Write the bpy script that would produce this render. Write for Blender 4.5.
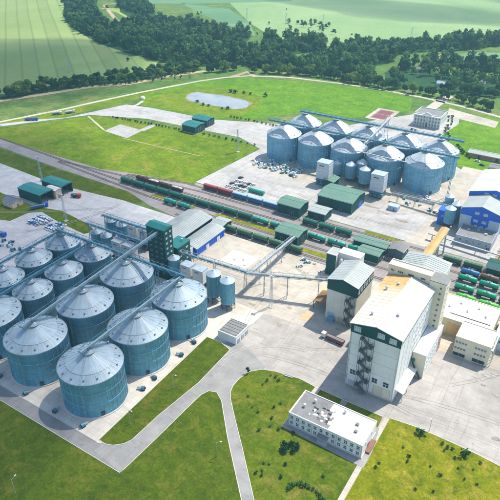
import bpy, math, random
from mathutils import Vector, noise
import numpy as np
R = math.radians
for o in list(bpy.data.objects): bpy.data.objects.remove(o)
S = bpy.context.scene
col = S.collection

# ------------------------------------------------------------------ camera, sky, sun, exposure
cam_data = bpy.data.cameras.new('camera'); cam = bpy.data.objects.new('camera', cam_data); col.objects.link(cam)
cam.location = (0, 0, 210)
cam.rotation_euler = (R(90 - 31.223), 0, R(32.317))
cam_data.sensor_width = 36; cam_data.lens = 42.05
cam_data.clip_start = 1; cam_data.clip_end = 30000
S.camera = cam

SUN_EL, SUN_X, SUN_Y = 60, 0.40, 0.917          # shadows fall towards the viewer and a little left
az = math.atan2(SUN_X, SUN_Y)                    # from +Y towards +X
W = bpy.data.worlds.new('World'); S.world = W; W.use_nodes = True
nt = W.node_tree; bg = nt.nodes['Background']
sky = nt.nodes.new('ShaderNodeTexSky'); sky.sky_type = 'NISHITA'; sky.sun_disc = False
sky.sun_elevation = R(SUN_EL); sky.sun_rotation = az
sky.altitude = 200; sky.dust_density = 1.2
nt.links.new(sky.outputs[0], bg.inputs[0]); bg.inputs[1].default_value = 0.15
sd = bpy.data.lights.new('sun', 'SUN'); sd.energy = 3.5; sd.angle = R(0.55); sd.color = (1.0, 0.94, 0.83)
sun = bpy.data.objects.new('sun', sd); col.objects.link(sun)
sun.rotation_euler = (R(90 - SUN_EL), 0, math.pi - az)
S.view_settings.view_transform = 'Standard'; S.view_settings.look = 'None'
S.view_settings.exposure = 0.93; S.view_settings.gamma = 1.0; S.view_settings.use_curve_mapping = False
S.render.engine = 'CYCLES'
S.cycles.use_denoising = True; S.cycles.max_bounces = 6; S.cycles.diffuse_bounces = 2; S.cycles.glossy_bounces = 2
S.cycles.transmission_bounces = 2; S.cycles.volume_bounces = 0; S.cycles.transparent_max_bounces = 8

# ------------------------------------------------------------------ helpers
class MB:
    def __init__(s): s.v = []; s.f = []
    def add(s, vs, fs):
        b = len(s.v); s.v += [tuple(p) for p in vs]; s.f += [tuple(i + b for i in f) for f in fs]; return s
    def box(s, x0, x1, y0, y1, z0, z1):
        return s.add([(x0,y0,z0),(x1,y0,z0),(x1,y1,z0),(x0,y1,z0),(x0,y0,z1),(x1,y0,z1),(x1,y1,z1),(x0,y1,z1)],
                     [(0,3,2,1),(4,5,6,7),(0,1,5,4),(1,2,6,5),(2,3,7,6),(3,0,4,7)])
    def prism(s, poly, z0, z1, bottom=False):
        n = len(poly)
        a = sum(poly[i][0]*poly[(i+1)%n][1]-poly[(i+1)%n][0]*poly[i][1] for i in range(n))
        if a < 0: poly = poly[::-1]
        vs = [(x,y,z0) for x,y in poly] + [(x,y,z1) for x,y in poly]
        fs = [tuple(range(n, 2*n))] + [(i,(i+1)%n,(i+1)%n+n,i+n) for i in range(n)]
        if bottom: fs.append(tuple(range(n))[::-1])
        return s.add(vs, fs)
    def xprism(s, prof, y0, y1):                 # profile in (x,z) swept along y
        n = len(prof)
        vs = [(x,y0,z) for x,z in prof] + [(x,y1,z) for x,z in prof]
        fs = [tuple(range(n)), tuple(range(n,2*n))[::-1]] + [(i,i+n,(i+1)%n+n,(i+1)%n) for i in range(n)]
        return s.add(vs, fs)
    def yprism(s, prof, x0, x1):                 # profile in (y,z) swept along x
        n = len(prof)
        vs = [(x0,y,z) for y,z in prof] + [(x1,y,z) for y,z in prof]
        fs = [tuple(range(n))[::-1], tuple(range(n,2*n))] + [(i,(i+1)%n,(i+1)%n+n,i+n) for i in range(n)]
        return s.add(vs, fs)
    def rev(s, prof, n=48, cx=0, cy=0, cap=False):  # profile (r,z) bottom to top, revolved
        vs = []; fs = []; m = len(prof)
        for k in range(n):
            a = 2*math.pi*k/n; c, q = math.cos(a), math.sin(a)
            vs += [(cx+r*c, cy+r*q, z) for r, z in prof]
        for k in range(n):
            k2 = (k+1) % n
            fs += [(k*m+j, k2*m+j, k2*m+j+1, k*m+j+1) for j in range(m-1)]
        if cap: fs.append(tuple(k*m+m-1 for k in range(n)))
        return s.add(vs, fs)
    def beam(s, p, q, w=0.3, h=None):            # rectangular beam between two points
        h = w if h is None else h
        p = Vector(p); q = Vector(q); d = (q-p).normalized()
        u = d.cross(Vector((0,0,1)));
        if u.length < 1e-3: u = Vector((1,0,0))
        u.normalize(); n = u.cross(d).normalized(); u = u*w/2; n = n*h/2
        vs = [p-u-n,p+u-n,p+u+n,p-u+n,q-u-n,q+u-n,q+u+n,q-u+n]
        return s.add(vs, [(0,1,2,3),(7,6,5,4),(0,4,5,1),(1,5,6,2),(2,6,7,3),(3,7,4,0)])
    def tube(s, p, q, r=0.3, r2=None, n=8, cap=True):
        r2 = r if r2 is None else r2
        p = Vector(p); q = Vector(q); d = (q-p).normalized()
        u = d.cross(Vector((0,0,1)))
        if u.length < 1e-3: u = Vector((1,0,0))
        u.normalize(); w = d.cross(u)
        vs = []
        for k in range(n):
            a = 2*math.pi*k/n; e = u*math.cos(a)+w*math.sin(a)
            vs += [p+e*r, q+e*r2]
        fs = [(2*k, 2*((k+1)%n), 2*((k+1)%n)+1, 2*k+1) for k in range(n)]
        if cap: fs += [tuple(2*k for k in range(n))[::-1], tuple(2*k+1 for k in range(n))]
        return s.add(vs, fs)
    def build(s, name, mat, parent=None, smooth=False, kind=None):
        me = bpy.data.meshes.new(name); me.from_pydata(s.v, [], s.f); me.update()
        if smooth: me.polygons.foreach_set('use_smooth', [True]*len(me.polygons))
        return link(me, name, mat, parent, kind)

def link(me, name, mat, parent=None, kind=None):
    if mat is not None and not me.materials: me.materials.append(mat)
    o = bpy.data.objects.new(name, me); col.objects.link(o); o.parent = parent
    if kind: o['kind'] = kind
    return o

def tag(o, label, cat, group=None):
    o['label'] = label; o['category'] = cat
    if group: o['group'] = group
    return o

def thing(name, label, cat, loc=(0,0,0), rz=0, group=None):
    o = bpy.data.objects.new(name, None); col.objects.link(o)
    o.empty_display_size = 0.5; o.location = loc if len(loc) == 3 else (*loc, 0); o.rotation_euler = (0,0,rz)
    return tag(o, label, cat, group)

def kids(o): return KID.get(o.name) or [c for c in bpy.data.objects if c.parent == o]
KID = {}
def copy_tree(o, parent=None):
    c = o.copy(); col.objects.link(c); c.parent = parent
    if o.name not in KID: KID[o.name] = [k for k in bpy.data.objects if k.parent == o]
    for ch in KID[o.name]: copy_tree(ch, c)
    return c

class Proto:                                     # the first use is the thing itself, then copies of it and of its parts
    def __init__(s, root): s.root = root; s.n = 0; s.mem(root)
    def mem(s, o):
        KID[o.name] = [k for k in bpy.data.objects if k.parent == o]
        for k in KID[o.name]: s.mem(k)
    def put(s, loc, rz=0, label=None, group=None, scale=None):
        o = s.root if s.n == 0 else copy_tree(s.root); s.n += 1
        o.location = loc if len(loc) == 3 else (*loc, 0); o.rotation_euler = (0,0,rz)
        if scale: o.scale = (scale,)*3 if not isinstance(scale, tuple) else scale
        if label: o['label'] = label
        if group: o['group'] = group
        return o

ORD = ['first','second','third','fourth','fifth','sixth','seventh','eighth','ninth','tenth','eleventh','twelfth']

# ------------------------------------------------------------------ materials
def srgb(r, g, b):
    f = lambda c: (c/255/12.92) if c <= 10 else ((c/255+0.055)/1.055)**2.4
    return (f(r), f(g), f(b))
MATS = {}
class NT:
    def __init__(s, m):
        s.t = m.node_tree; s.N = s.t.nodes; s.L = s.t.links; s.bsdf = s.N['Principled BSDF']
    def n(s, kind, **kw):
        x = s.N.new('ShaderNode'+kind)
        for k, v in kw.items(): setattr(x, k, v)
        return x
    def l(s, a, b): s.L.new(a, b)
    def pos(s, world):
        if world: return s.n('NewGeometry').outputs['Position']
        return s.n('TexCoord').outputs['Object']
    def noise(s, vec, scale, detail=4, rough=0.55, stretch=None, dist=0):
        if stretch:
            mp = s.n('Mapping'); mp.inputs['Scale'].default_value = stretch[:3]
            if len(stretch) > 3: mp.inputs['Rotation'].default_value = (0,0,stretch[3])
            s.l(vec, mp.inputs[0]); vec = mp.outputs[0]
        t = s.n('TexNoise'); t.inputs['Scale'].default_value = scale; t.inputs['Detail'].default_value = detail
        t.inputs['Roughness'].default_value = rough; t.inputs['Distortion'].default_value = dist
        s.l(vec, t.inputs['Vector']); return t.outputs['Fac']
    def ramp(s, fac, stops):
        r = s.n('ValToRGB'); e = r.color_ramp.elements
        while len(e) < len(stops): e.new(0.5)
        for k, (p, c) in enumerate(stops):
            e[k].position = p; e[k].color = (*c, 1) if not isinstance(c, (int, float)) else (c, c, c, 1)
        s.l(fac, r.inputs[0]); return r.outputs[0]
    def mix(s, a, b, fac, mode='MIX'):
        m = s.n('Mix', data_type='RGBA', blend_type=mode)
        for sock, v in ((m.inputs[0], fac), (m.inputs[6], a), (m.inputs[7], b)):
            if isinstance(v, (int, float)): sock.default_value = v
            elif isinstance(v, tuple): sock.default_value = (*v[:3], 1)
            else: s.l(v, sock)
        return m.outputs[2]
    def math(s, op, a, b=0.0, c=0.0):
        m = s.n('Math', operation=op)
        for sock, v in zip(m.inputs, (a, b, c)):
            if isinstance(v, (int, float)): sock.default_value = v
            else: s.l(v, sock)
        return m.outputs[0]
    def bump(s, h, strength=0.3, dist=0.1):
        b = s.n('Bump'); b.inputs['Strength'].default_value = strength; b.inputs['Distance'].default_value = dist
        s.l(h, b.inputs['Height']); s.l(b.outputs[0], s.bsdf.inputs['Normal'])
    def out(s, c): s.l(c, s.bsdf.inputs['Base Color'])

def newmat(name, rough=0.7, metal=0.0, spec=0.4):
    m = bpy.data.materials.new(name); m.use_nodes = True
    b = m.node_tree.nodes['Principled BSDF']; b.inputs['Roughness'].default_value = rough; b.inputs['Metallic'].default_value = metal
    b.inputs['Specular IOR Level'].default_value = spec
    return m, NT(m)

def paint(name, c, rough=0.55, metal=0.0, var=0.18, scale=0.35, dirt=0.25, world=False, streak=True, spec=0.4):
    """painted or bare surface with uneven tone, grime and vertical weather streaks"""
    if name in MATS: return MATS[name]
    m, T = newmat(name, rough, metal, spec)
    p = T.pos(world)
    a = T.noise(p, scale, 5, 0.6)
    lo = tuple(x*(1-var) for x in c); hi = tuple(min(1, x*(1+var)) for x in c)
    cc = T.ramp(a, [(0.3, lo), (0.72, hi)])
    g = T.ramp(T.noise(p, scale*3.1, 4, 0.65, (1,1,0.18) if streak else None), [(0.5, 0.0), (0.75, 1.0)])
    dcol = tuple(x*0.55+0.02 for x in c)
    cc = T.mix(cc, dcol, T.math('MULTIPLY', g, dirt))
    T.out(cc)
    MATS[name] = m; return m

def concrete(name, c, world=True, stain=0.4, slab=None):
    m, T = newmat(name, 0.88, 0, 0.25)
    p = T.pos(world)
    big = T.noise(p, 0.022, 5, 0.6, None, 0.6)
    mid = T.noise(p, 0.16, 5, 0.65)
    fine = T.noise(p, 2.2, 3, 0.7)
    cc = T.ramp(big, [(0.28, tuple(x*0.74 for x in c)), (0.5, c), (0.72, tuple(min(.95, x*1.16) for x in c))])
    cc = T.mix(cc, T.ramp(mid, [(0.35, 0.76), (0.65, 1.04)]), 0.75, 'MULTIPLY')
    tyre = T.ramp(T.noise(p, 0.5, 3, 0.5, (0.05, 1, 1, 0.5), 1.5), [(0.55, 0.0), (0.7, 1.0)])
    tyre2 = T.ramp(T.noise(p, 0.5, 3, 0.5, (1, 0.05, 1, 0.1), 1.5), [(0.57, 0.0), (0.7, 1.0)])
    cc = T.mix(cc, tuple(x*0.62 for x in c), T.math('MULTIPLY', tyre, stain))
    cc = T.mix(cc, tuple(x*0.6 for x in c), T.math('MULTIPLY', tyre2, stain*0.8))
    spot = T.ramp(T.noise(p, 0.33, 2, 0.5), [(0.66, 0.0), (0.72, 1.0)])
    cc = T.mix(cc, tuple(x*0.5 for x in c), T.math('MULTIPLY', spot, stain*0.8))
    if slab:
        br = T.n('TexBrick'); br.offset = 0.0; br.inputs['Scale'].default_value = 1.0
        br.inputs['Color1'].default_value = (1,1,1,1); br.inputs['Color2'].default_value = (0.93,0.93,0.92,1); br.inputs['Mortar'].default_value = (0.74,0.73,0.71,1)
        br.inputs['Brick Width'].default_value = slab[0]; br.inputs['Row Height'].default_value = slab[1]; br.inputs['Mortar Size'].default_value = 0.10
        T.l(p, br.inputs['Vector']); cc = T.mix(cc, br.outputs['Color'], 0.8, 'MULTIPLY')
    cc = T.mix(cc, T.ramp(fine, [(0.3, 0.9), (0.7, 1.05)]), 0.5, 'MULTIPLY')
    T.out(cc); T.bump(fine, 0.25, 0.05)
    MATS[name] = m; return m

def grass(name, a, b, c, dry=None, scale=0.02, fine=0.9, mow=None):
    m, T = newmat(name, 0.95, 0, 0.1)
    p = T.pos(True)
    n1 = T.noise(p, scale, 6, 0.62, None, 0.8)
    n2 = T.noise(p, scale*7, 5, 0.65, None, 0.5)
    n3 = T.noise(p, fine, 5, 0.75)
    n4 = T.noise(p, fine*5, 3, 0.75)
    cc = T.ramp(n1, [(0.30, a), (0.5, b), (0.70, c)])
    cc = T.mix(cc, T.ramp(n2, [(0.35, a), (0.65, c)]), 0.45)
    if dry:
        cc = T.mix(cc, dry, T.math('MULTIPLY', T.ramp(T.noise(p, scale*2.6, 5, 0.7, None, 1.0), [(0.52, 0.0), (0.68, 1.0)]), 0.8))
    if mow:                                      # faint mowing or drilling lines
        w = T.n('TexWave'); w.inputs['Scale'].default_value = mow[0]; w.inputs['Distortion'].default_value = 1.2; w.inputs['Detail'].default_value = 2
        mp = T.n('Mapping'); mp.inputs['Rotation'].default_value = (0,0,mow[1]); T.l(p, mp.inputs[0]); T.l(mp.outputs[0], w.inputs['Vector'])
        cc = T.mix(cc, T.ramp(w.outputs['Fac'], [(0.2, 0.9), (0.8, 1.06)]), 0.7, 'MULTIPLY')
    n5 = T.noise(p, fine*0.33, 4, 0.7, None, 0.6)
    cc = T.mix(cc, T.ramp(n5, [(0.28, 0.66), (0.5, 0.98), (0.72, 1.28)]), 0.7, 'MULTIPLY')
    cc = T.mix(cc, T.ramp(n3, [(0.25, 0.42), (0.52, 1.0), (0.78, 1.42)]), 0.8, 'MULTIPLY')
    cc = T.mix(cc, T.ramp(n4, [(0.25, 0.5), (0.7, 1.3)]), 0.6, 'MULTIPLY')
    fl = T.n('TexVoronoi'); fl.inputs['Scale'].default_value = fine*0.55; T.l(p, fl.inputs['Vector'])
    spk = T.math('MULTIPLY', T.ramp(fl.outputs['Distance'], [(0.10, 1.0), (0.26, 0.0)]), T.ramp(T.noise(p, fine*0.12, 3), [(0.48, 0.0), (0.6, 1.0)]))
    cc = T.mix(cc, dry or tuple(x*1.4 for x in c), T.math('MULTIPLY', spk, 0.45))
    T.out(cc); T.bump(T.math('ADD', n3, n4), 0.6, 0.4)
    MATS[name] = m; return m

def foliage(name, dark, mid, light, scale=0.12):
    m, T = newmat(name, 0.75, 0, 0.2)
    p = T.pos(True)
    r = T.n('ObjectInfo').outputs['Random']
    n1 = T.noise(p, scale, 4, 0.6); n2 = T.noise(p, 1.1, 3, 0.7)
    f = T.math('ADD', T.math('MULTIPLY', n1, 0.55), T.math('ADD', T.math('MULTIPLY', n2, 0.25), T.math('MULTIPLY', r, 0.22)))
    vo = T.n('TexVoronoi'); vo.inputs['Scale'].default_value = 0.11; T.l(p, vo.inputs['Vector'])
    sp_ = T.n('SeparateColor'); T.l(vo.outputs['Color'], sp_.inputs[0])
    f = T.math('ADD', f, T.math('MULTIPLY', T.math('SUBTRACT', sp_.outputs[0], 0.5), 0.30))
    T.out(T.ramp(f, [(0.38, dark), (0.51, mid), (0.66, light)]))
    tr = T.n('BsdfTranslucent'); T.l(T.bsdf.inputs['Base Color'].links[0].from_socket, tr.inputs['Color'])
    mx = T.n('MixShader'); mx.inputs[0].default_value = 0.42; T.l(T.bsdf.outputs[0], mx.inputs[1]); T.l(tr.outputs[0], mx.inputs[2])
    T.l(mx.outputs[0], T.N['Material Output'].inputs['Surface'])
    MATS[name] = m; return m

def steel_wall(name, c, r, rough=0.5, metal=0.12):
    """galvanised sheet wall: rings of sheets, each sheet its own tone, fine corrugation"""
    m, T = newmat(name, rough, metal, 0.5)
    p = T.pos(False)
    sep = T.n('SeparateXYZ'); T.l(p, sep.inputs[0])
    ang = T.math('MULTIPLY', T.math('ARCTAN2', sep.outputs[1], sep.outputs[0]), r)
    cmb = T.n('CombineXYZ'); T.l(ang, cmb.inputs[0]); T.l(sep.outputs[2], cmb.inputs[1])
    br = T.n('TexBrick'); br.inputs['Scale'].default_value = 1.0; br.inputs['Brick Width'].default_value = 2.9; br.inputs['Row Height'].default_value = 1.5
    br.inputs['Mortar Size'].default_value = 0.05; br.inputs['Color1'].default_value = (0.86,0.86,0.86,1); br.inputs['Color2'].default_value = (1.14,1.14,1.14,1); br.inputs['Mortar'].default_value = (0.62,0.62,0.62,1)
    T.l(cmb.outputs[0], br.inputs['Vector'])
    cc = T.mix(c, br.outputs['Color'], 0.85, 'MULTIPLY')
    st = T.ramp(T.noise(cmb.outputs[0], 0.6, 4, 0.65, (1, 0.12, 1)), [(0.35, 0.78), (0.65, 1.1)])
    cc = T.mix(cc, st, 0.6, 'MULTIPLY')
    cc = T.mix(cc, T.ramp(T.noise(p, 0.12, 3), [(0.3, 0.85), (0.7, 1.12)]), 0.7, 'MULTIPLY')
    rnd = T.n('ObjectInfo').outputs['Random']
    cc = T.mix(cc, T.ramp(rnd, [(0.0, 0.86), (1.0, 1.14)]), 1.0, 'MULTIPLY')
    off = T.n('CombineXYZ'); T.l(T.math('ADD', ang, T.math('MULTIPLY', rnd, 91.0)), off.inputs[0]); T.l(sep.outputs[2], off.inputs[1])
    gr = T.ramp(T.noise(off.outputs[0], 0.35, 5, 0.7, (1, 0.07, 1)), [(0.56, 0.0), (0.74, 1.0)])
    cc = T.mix(cc, (0.16, 0.17, 0.16), T.math('MULTIPLY', gr, 0.35))
    T.out(cc)
    w = T.math('SINE', T.math('MULTIPLY', sep.outputs[2], 2*math.pi/0.5))
    T.bump(w, 0.35, 0.08)
    MATS[name] = m; return m

def steel_roof(name, c, n, rough=0.38, metal=0.45):
    m, T = newmat(name, rough, metal, 0.5)
    p = T.pos(False)
    sep = T.n('SeparateXYZ'); T.l(p, sep.inputs[0])
    a = T.math('MULTIPLY', T.math('ARCTAN2', sep.outputs[1], sep.outputs[0]), n/(2*math.pi))
    fl = T.math('FLOOR', a)
    wn = T.n('TexWhiteNoise', noise_dimensions='2D'); cb = T.n('CombineXYZ'); T.l(fl, cb.inputs[0])
    T.l(T.math('MULTIPLY', T.n('ObjectInfo').outputs['Random'], 37.0), cb.inputs[1])
    T.l(cb.outputs[0], wn.inputs['Vector'])
    cc = T.mix(c, T.ramp(wn.outputs['Value'], [(0.0, 0.84), (0.5, 1.0), (1.0, 1.1)]), 0.8, 'MULTIPLY')
    cc = T.mix(cc, T.ramp(T.noise(p, 0.25, 4, 0.6), [(0.3, 0.8), (0.7, 1.08)]), 0.7, 'MULTIPLY')
    dp = T.n('VectorMath', operation='ADD'); T.l(p, dp.inputs[0]); cb2 = T.n('CombineXYZ'); T.l(T.math('MULTIPLY', T.n('ObjectInfo').outputs['Random'], 53.0), cb2.inputs[0]); T.l(cb2.outputs[0], dp.inputs[1])
    cc = T.mix(cc, (0.27, 0.26, 0.23), T.math('MULTIPLY', T.ramp(T.noise(dp.outputs[0], 0.16, 5, 0.65, None, 1.0), [(0.55, 0.0), (0.72, 1.0)]), 0.4))
    seam = T.math('ABSOLUTE', T.math('SUBTRACT', T.math('FRACT', a), 0.5))
    cc = T.mix(cc, tuple(x*0.62 for x in c), T.ramp(seam, [(0.455, 0.0), (0.5, 0.8)]))
    T.out(cc)
    MATS[name] = m; return m

# ------------------------------------------------------------------ ground, fields, yards, roads
G_OLIVE = grass('lawn_grass', (0.042,0.084,0.003), (0.082,0.132,0.004), (0.150,0.180,0.008), (0.22,0.19,0.035), 0.035)
G_LEFT = grass('shaggy_grass', (0.040,0.074,0.003), (0.064,0.108,0.004), (0.105,0.136,0.006), (0.16,0.15,0.020), 0.03)
G_YEL = grass('dry_grass', (0.080,0.120,0.002), (0.155,0.185,0.003), (0.255,0.250,0.007), (0.32,0.26,0.035), 0.045)
G_FIELD = grass('meadow_grass', (0.062,0.130,0.003), (0.115,0.195,0.005), (0.205,0.265,0.010), (0.23,0.22,0.035), 0.012, 0.5)
G_BRIGHT = grass('young_crop', (0.060,0.165,0.005), (0.100,0.230,0.008), (0.165,0.280,0.014), None, 0.008, 0.35, (0.25, 0.9))
G_FAR = grass('rough_pasture', (0.045,0.11,0.02), (0.085,0.165,0.03), (0.145,0.205,0.05), (0.21,0.22,0.07), 0.006, 0.2)

def crop_field(name, a, b, tram=None, rot=0.0, width=24.0):
    m, T = newmat(name, 0.95, 0, 0.1); p = T.pos(True)
    n1 = T.noise(p, 0.005, 6, 0.6, None, 0.7); n2 = T.noise(p, 0.25, 4, 0.7, (1, 0.25, 1, rot))
    cc = T.ramp(n1, [(0.3, a), (0.7, b)])
    cc = T.mix(cc, T.ramp(n2, [(0.3, 0.86), (0.7, 1.1)]), 0.7, 'MULTIPLY')
    if tram:
        sep = T.n('SeparateXYZ'); T.l(p, sep.inputs[0])
        s = T.math('ADD', T.math('MULTIPLY', sep.outputs[0], math.cos(rot)/width), T.math('MULTIPLY', sep.outputs[1], math.sin(rot)/width))
        s = T.math('ADD', s, T.math('MULTIPLY', T.math('SUBTRACT', T.noise(p, 0.004, 2), 0.5), 0.18))
        fr = T.math('ABSOLUTE', T.math('SUBTRACT', T.math('FRACT', s), 0.5))
        cc = T.mix(cc, tram, T.ramp(fr, [(0.40, 0.0), (0.49, 0.6)]))
        wn = T.n('TexWhiteNoise', noise_dimensions='1D'); T.l(T.math('FLOOR', s), wn.inputs['W'])
        cc = T.mix(cc, T.ramp(wn.outputs['Value'], [(0, 0.90), (1, 1.08)]), 1.0, 'MULTIPLY')
    T.out(cc); T.bump(n2, 0.3, 0.3); return m
WHEAT = crop_field('ripening_wheat', (0.175,0.250,0.075), (0.25,0.31,0.11), (0.105,0.175,0.050), R(51.9), 22.5)
PALE = crop_field('pale_cropland', (0.165,0.265,0.105), (0.26,0.345,0.155))
TEALF = crop_field('blue_green_crop', (0.095,0.20,0.095), (0.15,0.25,0.12), (0.11,0.19,0.10), R(140), 30.0)

C_PAD = concrete('silo_pad_concrete', (0.60,0.55,0.47), True, 0.35, (6.0, 6.0))
C_YARD = concrete('pale_yard_concrete', (0.47,0.425,0.355), True, 0.4, (6.0, 3.0))
C_GREY = concrete('grey_apron_concrete', (0.375,0.348,0.315), True, 0.6)
C_LILAC = concrete('grey_hardstanding', (0.50,0.485,0.475), True, 0.35, (6.0, 3.0))
C_UP = concrete('worn_yard_concrete', (0.42,0.405,0.385), True, 0.5, (6.0, 3.0))
ASPH = concrete('worn_asphalt', (0.245,0.235,0.225), True, 0.45)
ASPH2 = concrete('pale_asphalt', (0.285,0.275,0.26), True, 0.45)
BALLAST = concrete('grey_ballast', (0.27,0.245,0.235), True, 0.55)
DIRT = concrete('sandy_dirt', (0.40,0.31,0.20), True, 0.3)
FARR = concrete('gravel_road', (0.46,0.41,0.33), True, 0.4)
KERB = paint('kerb_concrete', (0.46,0.44,0.39), 0.9, 0, 0.15, 0.5, 0.2, True, False)

def struct(o): o['kind'] = 'structure'; return o
def sheet(name, poly, z, mat):
    """a flat surface 4 mm or more above the one below; its rim drops to the ground"""
    return struct(MB().prism([tuple(p) for p in poly], -0.5, z).build(name, mat))

def big_ground():
    n = 40; ext = 9000; vs = []; fs = []
    for i in range(n+1):
        for j in range(n+1):
            x = (i/n*2-1); y = (j/n*2-1)
            X = -300 + ext*x*abs(x)**0.6; Y = 700 + ext*y*abs(y)**0.6
            d = max(0, math.hypot(X+250, Y-400)-1500)
            vs.append((X, Y, 0.0 - 0.004*0 + 0.02*d*noise.noise((X*0.0006, Y*0.0006, 3.1))))
    for i in range(n):
        for j in range(n):
            a = i*(n+1)+j; fs.append((a, a+n+1, a+n+2, a+1))
    return struct(MB().add(vs, fs).build('ground', G_FAR, None, True))
big_ground()

# far fields
sheet('wheat_field', [(-560,660),(-640,690),(-745,716),(-850,770),(-925,808),(-1040,905),(-1180,1040),(-1500,1300),(-2200,900),(-1100,330),(-640,445)], 0.03, WHEAT)
sheet('pale_field', [(-520,905),(-400,905),(-330,985),(-240,1110),(-150,1190),(0,1280),(800,2300),(-700,4200),(-3000,3000),(-1250,1500),(-900,1290),(-640,1010)], 0.03, PALE)
sheet('crop_strip', [(-900,1130),(-780,1040),(-560,905),(-640,1010),(-760,1120)], 0.05, TEALF)
sheet('crop_strip', [(-262,905),(-235,900),(-150,930),(40,960),(60,1060),(-150,1020),(-210,985)], 0.05, TEALF)
sheet('dark_crop_field', [(-1010,980),(-940,960),(-790,870),(-700,815),(-680,830),(-780,900),(-960,1010)], 0.05, crop_field('yellow_green_hay', (0.22,0.27,0.06), (0.33,0.35,0.10)))  # hay strip, bright yellow-green is the crop's own colour
sheet('crop_field_patch', [(-1600,1500),(-1180,1130),(-1010,1060),(-880,1130),(-700,1290),(-1000,1700)], 0.05, TEALF)
# near meadows
sheet('young_crop_field', [(-332,525),(-372,508),(-420,503),(-470,501),(-500,535),(-476,620),(-430,668),(-318,706),(-235,708),(-207,697),(-195,650),(-240,590),(-300,575)], 0.03, G_BRIGHT)
sheet('pond_meadow', [(-474.7,503.1),(-481.2,532.2),(-467.9,595.0),(-415.1,620.3),(-365.6,605.4),(-349.0,564.7),(-348.9,530.7),(-379.1,511.6),(-430.8,508.5)], 0.05, G_FIELD)
sheet('meadow', [(-498.1,328.0),(-408.3,323.4),(-363.3,328.3),(-334.5,341.5),(-285.5,360.2),(-285.4,370.0),(-280.6,456.2),(-285.0,459.7),(-323.0,465.0),(-431.9,458.1),(-490.4,441.2),(-505.7,411.5),(-539.4,359.8)], 0.07, G_FIELD)
sheet('meadow', [(-552.7,370.1),(-516.0,420.9),(-492.7,491.7),(-487.8,523.2),(-486.9,619.9),(-507.6,525.4),(-535.1,438.1),(-558.2,374.3),(-589.1,347.0)], 0.06, G_FIELD)
sheet('trackside_grass', [(-530.2,317.4),(-492.5,323.7),(-403.1,318.6),(-341.3,317.8),(-320.4,317.1),(-297.9,313.7),(-301.7,304.9),(-335.9,300.6),(-383.8,295.6),(-464.0,301.8),(-504.7,299.3)], 0.06, G_LEFT)
sheet('meadow', [(-140,590),(-135,640),(-122,678),(-60,660),(200,560),(200,480),(-60,510),(-110,520)], 0.06, G_BRIGHT)
# yards
sheet('grey_hardstanding', [(-520,150),(-300,150),(-300,303),(-330,304),(-377,295),(-462,300),(-560,300)], 0.05, C_LILAC)
sheet('grey_hardstanding', [(-300,235),(-219,235),(-219,296),(-262,303),(-300,303)], 0.055, C_LILAC)
sheet('silo_yard', [(-300,114.5),(-152,114.5),(-150,200),(-140,206),(-140,303),(-219,303),(-219,235),(-300,235)], 0.06, C_PAD)
sheet('plant_base', [(-150,196),(140,175),(140,303.2),(-150,303.2)], 0.055, C_GREY)
sheet('pale_yard', [(-222,240),(-140,236),(-100,240),(-60,258),(60,262),(120,300),(120,303),(-219,303)], 0.09, C_YARD)
sheet('grey_apron', [(-141,198),(-70,199),(-49,198.5),(-25,200),(60,190),(140,180),(140,255),(-10,243),(-40,238),(-95,236),(-141,224)], 0.07, C_GREY)
sheet('front_road', [(-700,108.8),(-134,108.8),(-131.5,112),(-149,117),(-154,115),(-700,115)], 0.08, ASPH)
sheet('curved_road', [(-152,111),(-134,108.8),(-132,160),(-60,60),(-20,40),(-40,110),(-110,180),(-116,198),(-138,208),(-146,200)], 0.10, ASPH2)
sheet('upper_yard', [(-285,363),(-278,458),(-312,474),(-430,468),(-493,444),(-545,366),(-560,372),(-509,423),(-485,494),(-453,500),(-369,504),(-300,530),(-245,545),(-215,600),(-170,665),(-140,655),(-110,520),(-60,480),(140,470),(140,362)], 0.05, C_UP)
sheet('pale_silo_apron', [(-267,416),(-267,445),(-265,500),(-100,505),(-84,440),(-84,412),(-100,408),(-212,411)], 0.07, C_YARD)
sheet('square_pad', [(-442.4,414.0),(-407.3,410.7),(-409.0,436.9),(-442.6,438.2)], 0.12, C_UP)
sheet('crossing_road', [(-100,303),(-88,303),(-84,360),(-80,420),(-76,520),(-100,520),(-92,420),(-98,362)], 0.11, C_YARD)
sheet('verge_grass', [(-416.9,260.6),(-382.4,258.1),(-364.4,258.0),(-340.4,264.0),(-312.6,260.3),(-295.0,255.1),(-299.1,247.3),(-326.7,249.6),(-352.3,254.5),(-360.1,247.6),(-361.1,231.6),(-373.4,227.6)], 0.11, G_OLIVE)
# lawns with kerbs
LAWN_STRIP = [(-154.4,116.5),(-150.5,116.3),(-146.8,117.6),(-143.3,120.9),(-141.8,124.5),(-141.1,141.7),(-138.0,170.0),(-138.6,198.8),(-146.2,201.3),(-155.5,201.0)]
TRI_EDGE = [(-133.9,110.1),(-133.0,132.1),(-132.4,155.1),(-132.0,163.6),(-130.3,167.9),(-126.3,169.1),(-121.2,165.7),(-106.3,148.9),(-86.3,128.3),(-77.0,118.7)]
LAWN_TRI = TRI_EDGE + [(-60,40),(-134,100)]
CURVE = [(-68.4,116.7),(-79.0,127.9),(-96.9,146.9),(-109.3,159.6),(-118.0,168.8),(-120.9,173.0),(-122.1,177.1),(-122.3,183.3),(-120.5,190.4),(-116.0,195.1),(-109.6,197.4),(-96,199.5)]
LAWN_OFFICE = CURVE + [(-85,198.3),(-71,198),(-51.2,198),(-50.5,185),(-50.5,140),(-48,110),(-45,95)]
LAWN_RIGHT = [(-47.8,110),(-48.2,147),(-48.2,199),(-36,200.3),(-25,200.3),(-10,199.8),(2,198.5),(40,192),(120,170),(120,60),(-20,60)]
sheet('lawn', LAWN_STRIP, 0.16, G_LEFT)
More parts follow.
